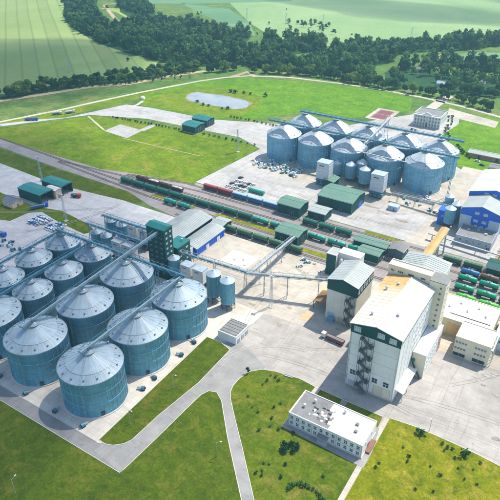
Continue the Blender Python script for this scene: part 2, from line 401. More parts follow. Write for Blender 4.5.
sheet('lawn', LAWN_TRI, 0.16, G_LEFT)
sheet('lawn', LAWN_OFFICE, 0.16, G_OLIVE)
sheet('lawn', LAWN_RIGHT, 0.16, G_YEL)
sheet('lawn', [(-700,108.2),(-134.6,108.2),(-128,106),(-100,90),(-40,30),(0,0),(-200,-60),(-700,-60)], 0.15, G_LEFT)
sheet('front_path', [(-50.3,90),(-48,90),(-47.9,198.5),(-50.4,198.5)], 0.165, C_YARD)
sheet('office_path', [(-72,190),(-69,190),(-69,199.5),(-72,199.5)], 0.19, ASPH2)
sheet('office_path', [(-87,189),(-84,189),(-84,199),(-87,199)], 0.19, C_YARD)
sheet('office_terrace', [(-88.6,167.3),(-47.5,166),(-47.5,176),(-50,190.5),(-88.6,192.5)], 0.24, ASPH2)
def kerb(pts, closed=True):
    m = MB(); n = len(pts)
    for i in range(n if closed else n-1):
        a, b = pts[i], pts[(i+1) % n]
        m.beam((a[0],a[1],0.1), (b[0],b[1],0.1), 0.32, 0.24)
    return struct(m.build('kerb', KERB))
kerb(LAWN_STRIP); kerb(TRI_EDGE, False); kerb(CURVE + [(-85,198.3),(-71,198),(-51.2,198)], False)
kerb(LAWN_RIGHT[2:8], False); kerb([(-400,108.5),(-134.3,108.5)], False); kerb([(-400,115.2),(-154.5,115.2)], False)
# dirt roads and verge, far side
def road(name, pts, w, z, mat):
    L = []; Rr = []
    for i, p in enumerate(pts):
        a = pts[max(0,i-1)]; b = pts[min(len(pts)-1,i+1)]
        d = Vector((b[0]-a[0], b[1]-a[1])).normalized(); nrm = Vector((-d.y, d.x))*w/2
        L.append((p[0]+nrm.x, p[1]+nrm.y)); Rr.append((p[0]-nrm.x, p[1]-nrm.y))
    m = MB(); n = len(pts)
    m.add([(x,y,z) for x,y in L+Rr], [(i+n, i+n+1, i+1, i) for i in range(n-1)])
    return struct(m.build(name, mat))
sheet('pasture', [(-270.4,805.8),(-222.5,811.1),(-182.5,789.4),(-188.2,742.8),(-231.4,736.6)], 0.05, G_FIELD)
sheet('pasture', [(-205.8,872.9),(-146.6,884.2),(-112.7,845.0),(-154.9,806.9)], 0.05, G_FIELD)
sheet('pasture', [(-280.9,762.0),(-269.5,769.2),(-253.1,733.7),(-268.6,735.0)], 0.05, G_YEL)
road('far_road', [(-580.1,295.7),(-558.2,374.3),(-547.0,405.4),(-535.1,438.1),(-521.1,487.7),(-504.4,540.2),(-472.7,623.0),(-454.5,655.2),(-430.6,680.7),(-380.2,702.2),(-310.5,711.3),(-255.8,713.1),(-202.5,708.6),(-151.3,698.6),(-102.9,682.2),(-37.9,655.7)], 5.0, 0.10, FARR)
road('dirt_road', [(-625.6,347.5),(-622.4,423.7),(-601.5,466.1),(-575.2,524.5),(-541.3,562.5),(-524.7,613.8),(-497.6,668.5)], 9, 0.09, DIRT)
road('dirt_road', [(-447.9,662.4),(-444.9,695.4),(-420.4,679.8)], 9, 0.09, DIRT)
road('dirt_road', [(-235.0,828.2),(-238.2,894.1),(-249.8,947.3)], 7, 0.09, DIRT)
road('palace_road', [(-177.9,655.5),(-175.9,706.1),(-173.7,731.7)], 12, 0.10, C_YARD)
road('dirt_track', [(-1022.5,1074.6),(-1032.4,1016.8),(-926.0,931.2),(-860.9,879.7)], 8, 0.09, DIRT)
road('footpath', [(-477.6,515.2),(-473.1,499.6),(-476.8,488.2)], 4, 0.12, C_YARD)
road('footpath', [(-410.1,435.1),(-410.4,456.3)], 7, 0.13, C_UP)
road('footpath', [(-492.3,440.0),(-464.4,425.9),(-444.6,416.2)], 2.2, 0.13, C_YARD)
road('footpath', [(-412.2,408.6),(-363.5,410.0),(-316.7,412.3)], 1.2, 0.13, DIRT)
sheet('village_street', [(-152.6,650.7),(-144.2,652.1),(-99.2,641.9),(-100.0,664.2),(-152.1,680.5),(-160.0,684.2)], 0.08, C_YARD)
# railway bed with strips of weeds between the tracks
sheet('track_bed', [(-577.8,339.2),(-514.4,340.6),(-426.5,339.9),(-374.4,339.4),(-345.5,347.2),(-281.7,357.8),(-285,361.5),(140,361.5),(140,303.5),(-262,303.5),(-288.1,307.3),(-321.0,317.8),(-404.8,320.2),(-495.8,326.3),(-553.7,322.5)], 0.14, BALLAST)
for a in ([(-236,321.5),(-181,321.5),(-181,326.5),(-236,325.5)], [(-300,322),(-256,321.5),(-256,325),(-300,326)], [(-160,310.5),(-110,309.5),(-110,315.5),(-160,315)], [(-180,309.8),(-160,309.5),(-160,314.5),(-205,314)],
          [(-82,309.5),(-10,310.5),(30,311),(30,317),(-82,315.5)], [(-78,343.8),(-66,343.8),(-66,346),(-78,346)], [(-128,358),(-100,357.5),(-100,361.3),(-128,361.3)], [(-250,333.5),(-180,333.5),(-180,336.5),(-250,336)]):
    sheet('track_weeds', a, 0.17, G_YEL)

# tyre tracks worn into the aprons, in pairs
TRACKM = concrete('tyre_worn_concrete', (0.335,0.31,0.278), True, 0.6); TRACKL = concrete('polished_concrete', (0.43,0.40,0.36), True, 0.4)
def bez(a, b, c, n=18): return [((1-t)**2*a[0]+2*t*(1-t)*b[0]+t*t*c[0], (1-t)**2*a[1]+2*t*(1-t)*b[1]+t*t*c[1]) for t in [i/n for i in range(n+1)]]
def tyre_pair(a, b, c, z, mat, gap=1.9, w=0.34):
    pts = bez(a, b, c); L = []; Q = []
    for i, p in enumerate(pts):
        u = pts[max(0,i-1)]; v = pts[min(len(pts)-1,i+1)]; d = Vector((v[0]-u[0], v[1]-u[1])).normalized(); L.append((p[0]-d.y*gap/2,p[1]+d.x*gap/2)); Q.append((p[0]+d.y*gap/2,p[1]-d.x*gap/2))
    road('tyre_track', L, w, z, mat); road('tyre_track', Q, w, z, mat)
for k, (a, b, c, mt) in enumerate([((-136,185),(-136,214),(-104,220),0),((-138,190),(-130,228),(-80,222),1),((-122,205),(-90,214),(-40,206),0),((-104,222),(-80,232),(-82,250),0),((-40,206),(0,212),(60,206),1),((-48,216),(-10,226),(40,222),0),((-140,215),(-150,232),(-148,262),0),((-148,262),(-146,290),(-120,298),0),((-200,262),(-170,256),(-150,264),0),
        ((-30,236),(-16,250),(-8,262),0),((-90,222),(-60,203),(-20,214),1),((-118,212),(-118,250),(-140,292),1),((-260,380),(-200,372),(-140,374),0),((-200,390),(-160,372),(-100,380),0),((-132,392),(-104,398),(-92,440),0),((-100,372),(-88,392),(-84,450),1),((-250,400),(-225,392),(-190,405),1),((-440,210),(-390,220),(-310,290),0),((-420,290),(-360,270),(-300,280),1),((-340,225),(-315,250),(-310,296),0)]):
    tyre_pair(a, b, c, 0.128+0.0011*k, (TRACKM,TRACKL)[mt])

# ------------------------------------------------------------------ paints and metals
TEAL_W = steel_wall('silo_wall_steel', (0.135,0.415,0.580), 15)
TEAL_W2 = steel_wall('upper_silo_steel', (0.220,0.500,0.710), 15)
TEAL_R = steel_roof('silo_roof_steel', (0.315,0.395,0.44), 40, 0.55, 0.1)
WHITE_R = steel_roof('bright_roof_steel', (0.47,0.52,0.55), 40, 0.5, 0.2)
STEEL = paint('galvanised_steel', (0.42,0.49,0.53), 0.45, 0.4, 0.2, 0.5, 0.3)
CONV = paint('conveyor_steel', (0.085,0.22,0.29), 0.5, 0.3, 0.2, 0.3, 0.3)
CONVL = paint('pale_conveyor_steel', (0.33,0.38,0.40), 0.5, 0.3, 0.2, 0.3, 0.3)
DARK = paint('dark_steel', (0.045,0.055,0.065), 0.6, 0.3, 0.3, 0.5, 0.2)
RAIL = paint('rusty_rail', (0.17,0.11,0.08), 0.5, 0.5, 0.3, 0.3, 0.3, True, False)
GREEN_P = paint('dark_green_cladding', (0.004,0.066,0.062), 0.6, 0.0, 0.25, 0.15, 0.3, spec=0.25)
GREEN_T = paint('teal_green_roof', (0.012,0.165,0.15), 0.5, 0.1, 0.2, 0.12, 0.3)
GREY_R = paint('grey_sheet_roof', (0.31,0.34,0.325), 0.6, 0.05, 0.14, 0.08, 0.25)
GREENGREY_R = paint('grey_green_sheet_roof', (0.10,0.20,0.15), 0.6, 0.05, 0.14, 0.08, 0.25)
WHITE_W = paint('white_wall', (0.70,0.70,0.66), 0.8, 0, 0.09, 0.1, 0.22)
CREAM = paint('cream_wall', (0.66,0.60,0.44), 0.8, 0, 0.10, 0.1, 0.25)
WHITE_RF = paint('white_membrane_roof', (0.62,0.595,0.54), 0.7, 0, 0.08, 0.06, 0.3, False, False)
GREYM = paint('grey_membrane_roof', (0.19,0.19,0.185), 0.8, 0, 0.2, 0.12, 0.4, False, False)
OCHRE = paint('ochre_dusted_roof', (0.62,0.43,0.20), 0.8, 0, 0.25, 0.1, 0.3, False, False)
YELLOWG = paint('yellow_gallery_roof', (0.44,0.27,0.085), 0.6, 0, 0.15, 0.1, 0.3)
BLUE_P = paint('blue_cladding', (0.010,0.110,0.56), 0.45, 0.1, 0.15, 0.1, 0.2)
PALEBLUE = paint('pale_blue_wall', (0.40,0.47,0.55), 0.7, 0, 0.12, 0.1, 0.25)
GLASS = paint('window_glass', (0.020,0.032,0.042), 0.12, 0.0, 0.4, 0.4, 0.0, False, False, 0.8)
FRAME_W = paint('white_window_frame', (0.62,0.63,0.62), 0.6, 0, 0.1, 0.5, 0.1)
BROWN = paint('dusty_grain_cladding', (0.24,0.13,0.055), 0.9, 0, 0.35, 0.2, 0.3)
ORANGE = paint('orange_brown_roof', (0.42,0.20,0.10), 0.8, 0, 0.25, 0.2, 0.3)
RED_S = paint('red_court_surface', (0.17,0.060,0.070), 0.9, 0, 0.15, 0.2, 0.2, False, False)
CONC_O = paint('cast_concrete', (0.50,0.47,0.42), 0.9, 0, 0.15, 0.4, 0.3)
TYRE = paint('tyre_rubber', (0.018,0.018,0.02), 0.8, 0, 0.2, 1, 0)



# ------------------------------------------------------------------ steel silos
def make_silo(r, h, apex, wall_m, roof_m, label, nv=14, fan=True):
    t = thing('grain_silo', label, 'silo')
    MB().rev([(r+0.9,0.0),(r+0.9,0.55),(r+0.2,0.6)], 48).build('foundation', CONC_O, t)
    prof = []; n = max(10, int(h/1.5)); z0 = 0.6
    for k in range(n):                                   # lapped rings of sheet
        a = z0+(h-z0)*k/n; b = z0+(h-z0)*(k+1)/n
        prof += [(r+0.03,a),(r-0.05,b-0.02)]
    MB().rev(prof, 64).build('wall', wall_m, t, True)
    m = MB(); ns = 40
    for k in range(ns):
        a = 2*math.pi*k/ns; c, s = math.cos(a), math.sin(a)
        m.beam(((r+0.06)*c,(r+0.06)*s,0.6), ((r+0.06)*c,(r+0.06)*s,h), 0.16, 0.16)
    m.build('stiffeners', wall_m, t, False, 'stuff')
    for zz in ((0.36, 0.68) if h > 15 else (0.5,)):
        MB().rev([(r+0.05,h*zz-0.18),(r+0.14,h*zz-0.10),(r+0.14,h*zz+0.10),(r+0.05,h*zz+0.18)], 48).build('wind_ring', wall_m, t, True)
    MB().rev([(r-0.1,h-0.25),(r+0.35,h-0.25),(r+0.45,h+0.05),(r+0.1,h+0.28)], 64).build('eave_ring', STEEL, t, True)
    mid = h+(apex-h)*0.30; rm = r*0.72
    MB().rev([(r+0.35,h+0.02),(rm,mid+0.10)], 80).build('lower_roof', roof_m, t)
    MB().rev([(rm+0.25,mid+0.18),(1.3,apex-0.5)], 80).build('upper_roof', roof_m, t)
    m = MB()
    for k in range(40):
        a = 2*math.pi*(k+0.5)/40; c, s = math.cos(a), math.sin(a)
        m.beam(((r+0.2)*c,(r+0.2)*s,h+0.12), (rm*c,rm*s,mid+0.24), 0.10, 0.14)
        if k % 2 == 0: m.beam((rm*c,rm*s,mid+0.26), (1.4*c,1.4*s,apex-0.4), 0.10, 0.14)
    m.build('roof_ribs', STEEL, t, False, 'stuff')
    MB().rev([(1.5,apex-0.7),(1.5,apex+0.1),(0.9,apex+0.5),(0.0,apex+0.6)], 16).build('peak_cap', STEEL, t, True)
    MB().rev([(3.1,apex-0.55),(3.1,apex-0.35),(1.4,apex-0.3)], 20).build('peak_platform', CONVL, t)
    v0 = None
    for k in range(nv):
        a = 2*math.pi*(k+0.5)/nv; rr = r*0.90; zz = h+(mid-h)*(r-rr)/(r-rm)
        if v0 is None:
            v0 = MB().rev([(0.32,-0.2),(0.32,0.45),(0.48,0.5),(0.42,0.7),(0.0,0.8)], 8).build('roof_vent', CONV, t); v = v0
        else: v = v0.copy(); col.objects.link(v); v.parent = t
        v.location = (rr*math.cos(a), rr*math.sin(a), zz)
    m = MB(); a0 = R(-70); c, s = math.cos(a0), math.sin(a0)    # ladder up the wall and on the roof
    for d in (-0.3, 0.3):
        m.beam(((r+0.5)*c-d*s,(r+0.5)*s+d*c,0.6), ((r+0.5)*c-d*s,(r+0.5)*s+d*c,h+1.1), 0.09)
        m.beam(((r+0.3)*c-d*s,(r+0.3)*s+d*c,h+0.5), (3*c-d*s,3*s+d*c,apex-0.2), 0.1)
    for k in range(int(h/0.8)): m.beam(((r+0.5)*c-0.3*s,(r+0.5)*s+0.3*c,1+k*0.8), ((r+0.5)*c+0.3*s,(r+0.5)*s-0.3*c,1+k*0.8), 0.06)
    m.build('ladder', STEEL, t)
    m = MB(); a1 = R(-40); c, s = math.cos(a1), math.sin(a1)
    p = Vector((r*c, r*s, 0)); u = Vector((-s, c, 0)); w = Vector((c, s, 0))
    vs = [p+u*sx*0.9+w*wx+Vector((0,0,z)) for z in (0.7,2.9) for wx in (-0.1,0.25) for sx in (-1,1)]
    m.add(vs, [(0,1,3,2),(4,6,7,5),(2,3,7,6),(0,2,6,4),(1,5,7,3),(0,4,5,1)]).build('door', DARK, t)
    return t

def make_fan(name, label):
    t = thing(name, label, 'fan')
    MB().box(-1.0,1.0,-0.8,0.8,0.06,0.35).build('base_frame', DARK, t)
    MB().tube((-0.9,0,1.25), (0.5,0,1.25), 0.95, None, 14).build('fan_housing', CONV, t)
    MB().box(0.4,2.6,-0.45,0.45,0.75,1.6).build('duct', STEEL, t)
    MB().tube((-1.5,0,1.25), (-0.9,0,1.25), 0.5, 0.5, 10).build('motor', DARK, t)
    return t

BIGS = [(-175.6,136.2,'frontmost grain silo, big teal steel drum at the road corner'),
        (-175.6,169.4,'big teal grain silo in the middle of the row beside the grass strip'),
        (-175.0,202.6,'big teal grain silo nearest the pair of slim bins, by the pale yard'),
        (-214.0,136.2,'big teal grain silo standing on the front road left of the frontmost silo'),
        (-214.3,170.0,'big teal grain silo in the centre of the near cluster'),
        (-214.3,203.4,'big teal grain silo right in front of the dark green elevator tower'),
        (-249.0,136.0,'big teal grain silo cut by the left edge, on the front road')]
silo = Proto(make_silo(15.2, 21.0, 28.6, TEAL_W, TEAL_R, 'x'))
for x, y, lb in BIGS: silo.put((x, y, 0.05), R(random.Random(lb).uniform(-12, 12)), lb, 'big silos of the near cluster')
MEDS = [(-249.8,164.0,'smaller teal grain silo in front of the cut-off one, third row left end'),
        (-250.0,187.3,'smaller teal grain silo in the middle of the third row'),
        (-249.6,210.7,'smaller teal grain silo at the tower end of the third row'),
        (-273.5,163.5,'smaller teal grain silo at the left picture edge in the back row'),
        (-276.3,187.0,'smaller teal grain silo in the middle of the back row'),
        (-276.3,210.3,'rearmost smaller teal grain silo, at the corner of the conveyor frame')]
msilo = Proto(make_silo(10.8, 19.0, 25.3, TEAL_W, TEAL_R, 'x', 12))
for x, y, lb in MEDS: msilo.put((x, y, 0.05), R(random.Random(lb).uniform(-12, 12)), lb, 'smaller silos of the near cluster')
UPS = []
names_f = ['leftmost silo of the far front row, beside the scrap heap','second silo of the far front row, above the left dryer','middle silo of the far front row, behind the slim bins','fourth silo of the far front row, behind the right dryer','rightmost silo of the far front row, nearest the blue building']
names_b = ['leftmost silo of the far back row, its roof against the bright field','second silo of the far back row, counted from the left','middle silo of the far back row, beside the conveyor head','fourth silo of the far back row, below the white palace','rightmost silo of the far back row, beside the round green']
for k, x in enumerate([-249.5,-217,-184.5,-151.5,-118.3]): UPS.append((x, 453.5 if k < 4 else 456, names_f[k]))
for k, x in enumerate([-246.5,-214,-181,-147,-115.5]): UPS.append((x, 489, names_b[k]))
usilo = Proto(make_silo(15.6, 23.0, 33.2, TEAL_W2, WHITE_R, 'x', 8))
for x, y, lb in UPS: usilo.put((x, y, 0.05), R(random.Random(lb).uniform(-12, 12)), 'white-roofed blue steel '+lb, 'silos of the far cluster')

fanp = Proto(make_fan('aeration_fan', 'x'))
FANS = [(-166,118.2,-100,'right of the frontmost silo base'),(-184,117.6,-80,'at the left foot of the frontmost silo'),(-205,117.8,-100,'at the right foot of the second front-road silo'),(-226,119,-75,'at the left foot of the second silo on the front road'),
        (-158.5,160,-20,'between the first two silos of the grass-strip row'),(-158.3,193,-20,'between the second and third silo of the grass-strip row'),(-158.0,181,10,'beside the middle silo of the grass-strip row'),(-158.5,151,20,'on the strip side behind the frontmost silo')]
for x, y, a, lb in FANS: fanp.put((x, y, 0.07), R(a+180), 'small blue aeration fan '+lb, 'aeration fans at silo feet', 1.05)

# slim bins: hopper bins on legs
def make_bin(r, z0, h, apex, label, wall_m=TEAL_W, roof_m=TEAL_R):
    t = thing('hopper_bin', label, 'bin')
    prof = []; n = 9
    for k in range(n):
        a = z0+(h-z0)*k/n; b = z0+(h-z0)*(k+1)/n; prof += [(r+0.03,a),(r-0.05,b-0.02)]
    MB().rev(prof, 32).build('wall', wall_m, t, True)
    MB().rev([(0.4,max(0.6,z0-r*1.0)),(r,z0)], 32).build('hopper', DARK, t, True)
    MB().rev([(r+0.25,h-0.05),(0.6,apex)], 32).build('roof', roof_m, t)
    MB().rev([(0.7,apex-0.2),(0.7,apex+0.3),(0,apex+0.5)], 12).build('cap', STEEL, t)
    for k in range(8):
        a = 2*math.pi*(k+0.5)/8; c, s = math.cos(a), math.sin(a)
        MB().beam((r*0.98*c,r*0.98*s,0), (r*0.98*c,r*0.98*s,z0+0.3), 0.3).build('leg', DARK, t)
    m = MB()
    for k in range(8):
        a = 2*math.pi*(k+0.5)/8; b = 2*math.pi*(k+1.5)/8
        m.beam((r*0.98*math.cos(a),r*0.98*math.sin(a),0.4), (r*0.98*math.cos(b),r*0.98*math.sin(b),z0), 0.12)
    m.build('bracing', DARK, t)
    m = MB()
    for k in range(16):
        a = 2*math.pi*k/16; m.beam(((r+0.05)*math.cos(a),(r+0.05)*math.sin(a),z0), ((r+0.05)*math.cos(a),(r+0.05)*math.sin(a),h), 0.12)
    m.build('stiffeners', wall_m, t, False, 'stuff')
    return t
bn = Proto(make_bin(4.3, 4.5, 19.5, 21.6, 'x'))
bn.put((-172.0,231.5,0.09), 0, 'slim teal bin on legs, left one of the pair behind the third big silo', 'slim bins by the near cluster')
bn.put((-161.0,230.0,0.09), 0, 'slim teal bin on legs, right one of the pair facing the yard', 'slim bins by the near cluster')
bs = Proto(make_bin(3.7, 4.0, 15.5, 17.5, 'x'))
bs.put((-207.0,237.5,0.09), 0, 'slim teal bin right beside the dark green elevator tower', 'slim bins by the near cluster')
sb = Proto(make_bin(4.0, 3.2, 11.8, 14.2, 'x'))
for x, y, lb in [(-281.0,258.0,'leftmost short bin at the far end of the rear dryer line'),(-270.0,257.6,'short bin next to the rear pair of dryers'),(-277.5,240.3,'leftmost short bin of the front dryer line'),(-268.0,240.0,'short bin next to the front pair of dryers')]:
    sb.put((x,y,0.06), 0, 'teal '+lb, 'short bins by the near dryers')
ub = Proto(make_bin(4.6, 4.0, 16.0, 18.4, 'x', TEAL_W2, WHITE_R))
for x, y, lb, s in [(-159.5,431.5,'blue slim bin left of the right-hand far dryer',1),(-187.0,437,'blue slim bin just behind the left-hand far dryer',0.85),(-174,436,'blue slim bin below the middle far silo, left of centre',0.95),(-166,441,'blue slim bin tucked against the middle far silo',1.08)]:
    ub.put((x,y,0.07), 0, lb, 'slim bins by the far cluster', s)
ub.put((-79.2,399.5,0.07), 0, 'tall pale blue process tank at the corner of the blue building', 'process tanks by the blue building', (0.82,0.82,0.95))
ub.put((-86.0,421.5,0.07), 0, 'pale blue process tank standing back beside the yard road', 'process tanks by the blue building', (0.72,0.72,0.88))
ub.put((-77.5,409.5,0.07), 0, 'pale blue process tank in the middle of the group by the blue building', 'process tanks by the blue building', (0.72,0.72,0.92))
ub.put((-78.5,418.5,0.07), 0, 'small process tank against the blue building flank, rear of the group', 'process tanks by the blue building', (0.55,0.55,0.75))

# grain dryers
def make_dryer(w, d, h, label, box_m=WHITE_W, base=DARK):
    t = thing('grain_dryer', label, 'dryer')
    MB().box(-w/2,w/2,-d/2,d/2,h*0.28,h).build('dryer_column', box_m, t)
    MB().box(-w/2-0.15,w/2+0.15,-d/2-0.15,d/2+0.15,h,h+0.4).build('roof', STEEL, t)
    for k in range(4):
        z = h*(0.30+0.165*k)
        MB().box(-w/2+0.2,w/2-0.2,-d/2-0.14,-d/2,z,z+h*0.14).build('column_panel', box_m, t)
        MB().box(w/2,w/2+0.14,-d/2+0.2,d/2-0.2,z,z+h*0.14).build('column_panel', box_m, t)
    MB().box(-w/2+0.4,w/2-0.4,-d/2+0.4,d/2-0.4,0.4,h*0.28).build('burner_house', base, t)
    for sx in (-1,1):
        for sy in (-1,1): MB().beam((sx*(w/2-0.2),sy*(d/2-0.2),0), (sx*(w/2-0.2),sy*(d/2-0.2),h*0.28), 0.3).build('leg', base, t)
    for k in range(3): MB().tube((-w/2+w*(k+0.5)/3,-d/2-1.3,h*0.14), (-w/2+w*(k+0.5)/3,-d/2,h*0.14), h*0.055, None, 10).build('fan', CONV, t)
    MB().box(-w/2-0.6,w/2+0.6,-d/2-1.6,-d/2-0.1,h*0.235,h*0.25).build('walkway', base, t)
    MB().box(-w*0.28,w*0.12,-d/2-0.20,-d/2-0.14,h*0.86,h*0.90).build('name_plate', DARK, t)
    return t
dr = Proto(make_dryer(7.6, 6.0, 15.0, 'x'))
for x, y, lb in [(-252,235.5,'pale grain dryer block, front line left of two'),(-242.3,235.5,'pale grain dryer block, front line right of two'),(-257.5,257.0,'pale grain dryer block, rear line left of two'),(-247.5,257.0,'pale grain dryer block, rear line nearest the green tower')]:
    dr.put((x,y,0.06), 0, lb, 'grain dryers of the near cluster')
for x, lb in ((-197.5,'left'),(-188.0,'right')): dr.put((x,239.5,0.09), 0, 'pale grain dryer block, '+lb+' one between elevator annex and slim bins', 'grain dryers of the near cluster', (1,1,0.86))
du = Proto(make_dryer(11.0, 9.0, 20.0, 'x', paint('dryer_pale_cladding', (0.52,0.55,0.57), 0.6, 0.1, 0.1, 0.15, 0.2), CONV))
du.put((-190.5,419,0.07), 0, 'tall pale dryer tower left of the green hall, far cluster', 'tall dryers of the far cluster')
du.put((-143,420.5,0.07), 0, 'tall pale dryer tower right of the green hall, far cluster', 'tall dryers of the far cluster')

# ------------------------------------------------------------------ conveyors
def conveyor(name, label, p, q, w=1.8, h=1.5, mat=CONV, legs=(), gap=3.2, group=None, cover=None, truss=True):
    """bridge from p to q: belt housing, lattice sides, each trestle a part"""
    p = Vector(p); q = Vector(q); d = q-p; L = d.length; dh = Vector((d.x,d.y,0)).length
    rz = math.atan2(d.y, d.x); sl = d.z/dh
    t = thing(name, label, 'conveyor', (p.x,p.y,0), rz, group)
    Z = lambda x: p.z+sl*x
    m = MB().add([(0,-w*0.28,Z(0)+0.15),(dh,-w*0.28,Z(dh)+0.15),(dh,w*0.28,Z(dh)+0.15),(0,w*0.28,Z(0)+0.15),(0,-w*0.28,Z(0)+h*0.62),(dh,-w*0.28,Z(dh)+h*0.62),(dh,w*0.28,Z(dh)+h*0.62),(0,w*0.28,Z(0)+h*0.62)],
                 [(0,3,2,1),(4,5,6,7),(0,1,5,4),(1,2,6,5),(2,3,7,6),(3,0,4,7)])
    m.build('belt_housing', cover or mat, t)
    if not truss:
        n = max(2,int(L/4)); m = MB()
        for k in range(n+1):
            x = dh*k/n; m.box(x-0.12,x+0.12,-w*0.3,w*0.3,Z(x)+0.1,Z(x)+h*0.66)
        m.build('flanges', mat, t)
    MB().add([(0,w*0.28,Z(0)),(dh,w*0.28,Z(dh)),(dh,w*0.75,Z(dh)),(0,w*0.75,Z(0)),(0,w*0.28,Z(0)+0.12),(dh,w*0.28,Z(dh)+0.12),(dh,w*0.75,Z(dh)+0.12),(0,w*0.75,Z(0)+0.12)],
             [(0,3,2,1),(4,5,6,7),(0,1,5,4),(1,2,6,5),(2,3,7,6),(3,0,4,7)]).build('walkway', mat, t)
    if truss:
        for sy in (-0.5*w, 0.78*w):
            m = MB(); n = max(2,int(L/gap))
            m.beam((0,sy,Z(0)), (dh,sy,Z(dh)), 0.2); m.beam((0,sy,Z(0)+h), (dh,sy,Z(dh)+h), 0.2)
            for k in range(n):
                a = dh*k/n; b = dh*(k+1)/n
                m.beam((a,sy,Z(a)), (a,sy,Z(a)+h), 0.12)
                m.beam((a,sy,Z(a)+(h if k%2 else 0)), (b,sy,Z(b)+(0 if k%2 else h)), 0.11)
            m.build('side_truss', mat, t)
    for x, zb in legs:
        x *= dh; zt = Z(x); m = MB()
        b = 0.9+0.04*(zt-zb)
        for sy in (-1,1): m.beam((x,sy*b*1.3,zb), (x,sy*w*0.45,zt), 0.28)
        n = max(1,int((zt-zb)/4))
        for k in range(n):
            f0, f1 = k/n, (k+1)/n
            y0 = b*1.3+(w*0.45-b*1.3)*f0; y1 = b*1.3+(w*0.45-b*1.3)*f1
            m.beam((x,-y0,zb+(zt-zb)*f0), (x,y1,zb+(zt-zb)*f1), 0.14); m.beam((x,-y1,zb+(zt-zb)*f1), (x,y1,zb+(zt-zb)*f1), 0.14)
        m.build('trestle', mat, t)
    return t
conveyor('conveyor_bridge','teal conveyor bridge over the back row of smaller silos',(-277,118,25.9),(-277,213,26.3),2.0,1.7,CONV)
conveyor('conveyor_bridge','teal conveyor bridge over the third row of smaller silos',(-250,118,26.4),(-249.5,211,26.8),2.0,1.7,CONV)
conveyor('conveyor_bridge','grey-blue conveyor bridge rising over the central silos into the green tower',(-214.3,130,29.0),(-214.5,233,33.2),2.4,2.0,CONV,(),3.4,None,CONVL)
conveyor('conveyor_bridge','grey-blue conveyor bridge along the row of silos beside the grass strip',(-175.6,132,29.4),(-175.4,206,29.6),2.2,1.9,CONV,(),3.4,None,CONVL)
conveyor('conveyor_bridge','teal cross conveyor linking the four silo bridges at their far end',(-279,209.5,27.0),(-173,206.5,30.4),2.2,2.0,CONV,((0.25,0),(0.5,0),(0.80,0)))
conveyor('conveyor_bridge','teal conveyor along the rear dryer line',(-283,252.5,17.2),(-224,251.5,19.0),2.2,1.8,CONV,((0.05,0),(0.3,0),(0.62,0)))
conveyor('conveyor_bridge','teal conveyor along the front dryer line to the green tower',(-284,238.2,17.0),(-222,238.5,18.2),2.2,1.8,CONV,((0.05,0),(0.40,0),(0.72,0)))
conveyor('conveyor_bridge','pale grey conveyor bridge from the small green tower box past the slim bins',(-211,246.5,13.6),(-160,249,14.2),2.2,1.9,CONVL,((0.22,0),(0.55,0),(0.98,0)),3,None,CONV)
conveyor('conveyor_bridge','pale grey conveyor bridge crossing the yard to the mill tower',(-160,249,13.6),(-108.3,268,15.6),2.2,1.9,CONVL,((0.20,0),(0.46,0),(0.80,0)))
conveyor('conveyor_bridge','pale grey inclined conveyor reaching from the yard to the wagons',(-158.5,250.5,12.8),(-161,312,8.0),2.2,1.9,CONVL,((0.16,0),(0.40,0),(0.64,0),(0.9,0)))
conveyor('conveyor_bridge','blue conveyor bridge over the far front row of silos',(-262,447.5,34.5),(-90,447.5,34.9),2.4,2.2,CONV,((0.98,0),))
conveyor('conveyor_bridge','blue conveyor bridge over the far back row of silos',(-250,485,34.5),(-96,485,34.9),2.4,2.2,CONV)
conveyor('conveyor_bridge','pale cross conveyor rising between the two far silo rows',(-165,440,33.8),(-166.5,497,38.0),2.4,2.4,CONVL,((0.1,0),(0.5,0),(0.92,0)))
conveyor('conveyor_bridge','thin pipe conveyor from the far bins towards the right dryer',(-172,436,27.5),(-128,440,25.5),1.8,1.2,CONVL,(),3,None,None,False)
conveyor('conveyor_bridge','low pale conveyor from the far silo apron to the process tanks',(-130,419,6.0),(-82,415,9.0),1.8,1.4,CONVL,((0.1,0),(0.4,0),(0.7,0)))
conveyor('conveyor_bridge','low pale gallery pipe in front of the blue building annex',(-86,373.5,4.2),(-24,368,4.6),2.0,1.3,CONVL,((0.05,0),(0.3,0),(0.55,0),(0.8,0)),3,None,None,False)
# chutes from the bridges into the silo peaks
spout = thing('grain_spout','x','spout')
MB().tube((0,0,0.5), (0,0,1.9), 0.35, None, 8).build('pipe', STEEL, spout)
MB().box(-0.8,0.8,-0.8,0.8,1.5,2.2).build('inlet_box', CONV, spout)
sp = Proto(spout)
for k, (x, y, lb) in enumerate(BIGS+MEDS):
    sp.put((x, y, 28.3 if k < 7 else 25.2), 0, 'small spout box on the peak of the silo: '+lb[:0]+['frontmost','middle strip row','third strip row','front road second','cluster centre','by green tower','left edge big','third row left','third row middle','third row tower end','left edge small','back row middle','rearmost corner'][k], 'spouts on the near silo peaks')
for k, (x, y, lb) in enumerate(UPS):
    sp.put((x, y, 33.0), 0, 'small spout box on the far silo peak: '+('front row ' if k < 5 else 'back row ')+ORD[k%5]+' from left', 'spouts on the far silo peaks')

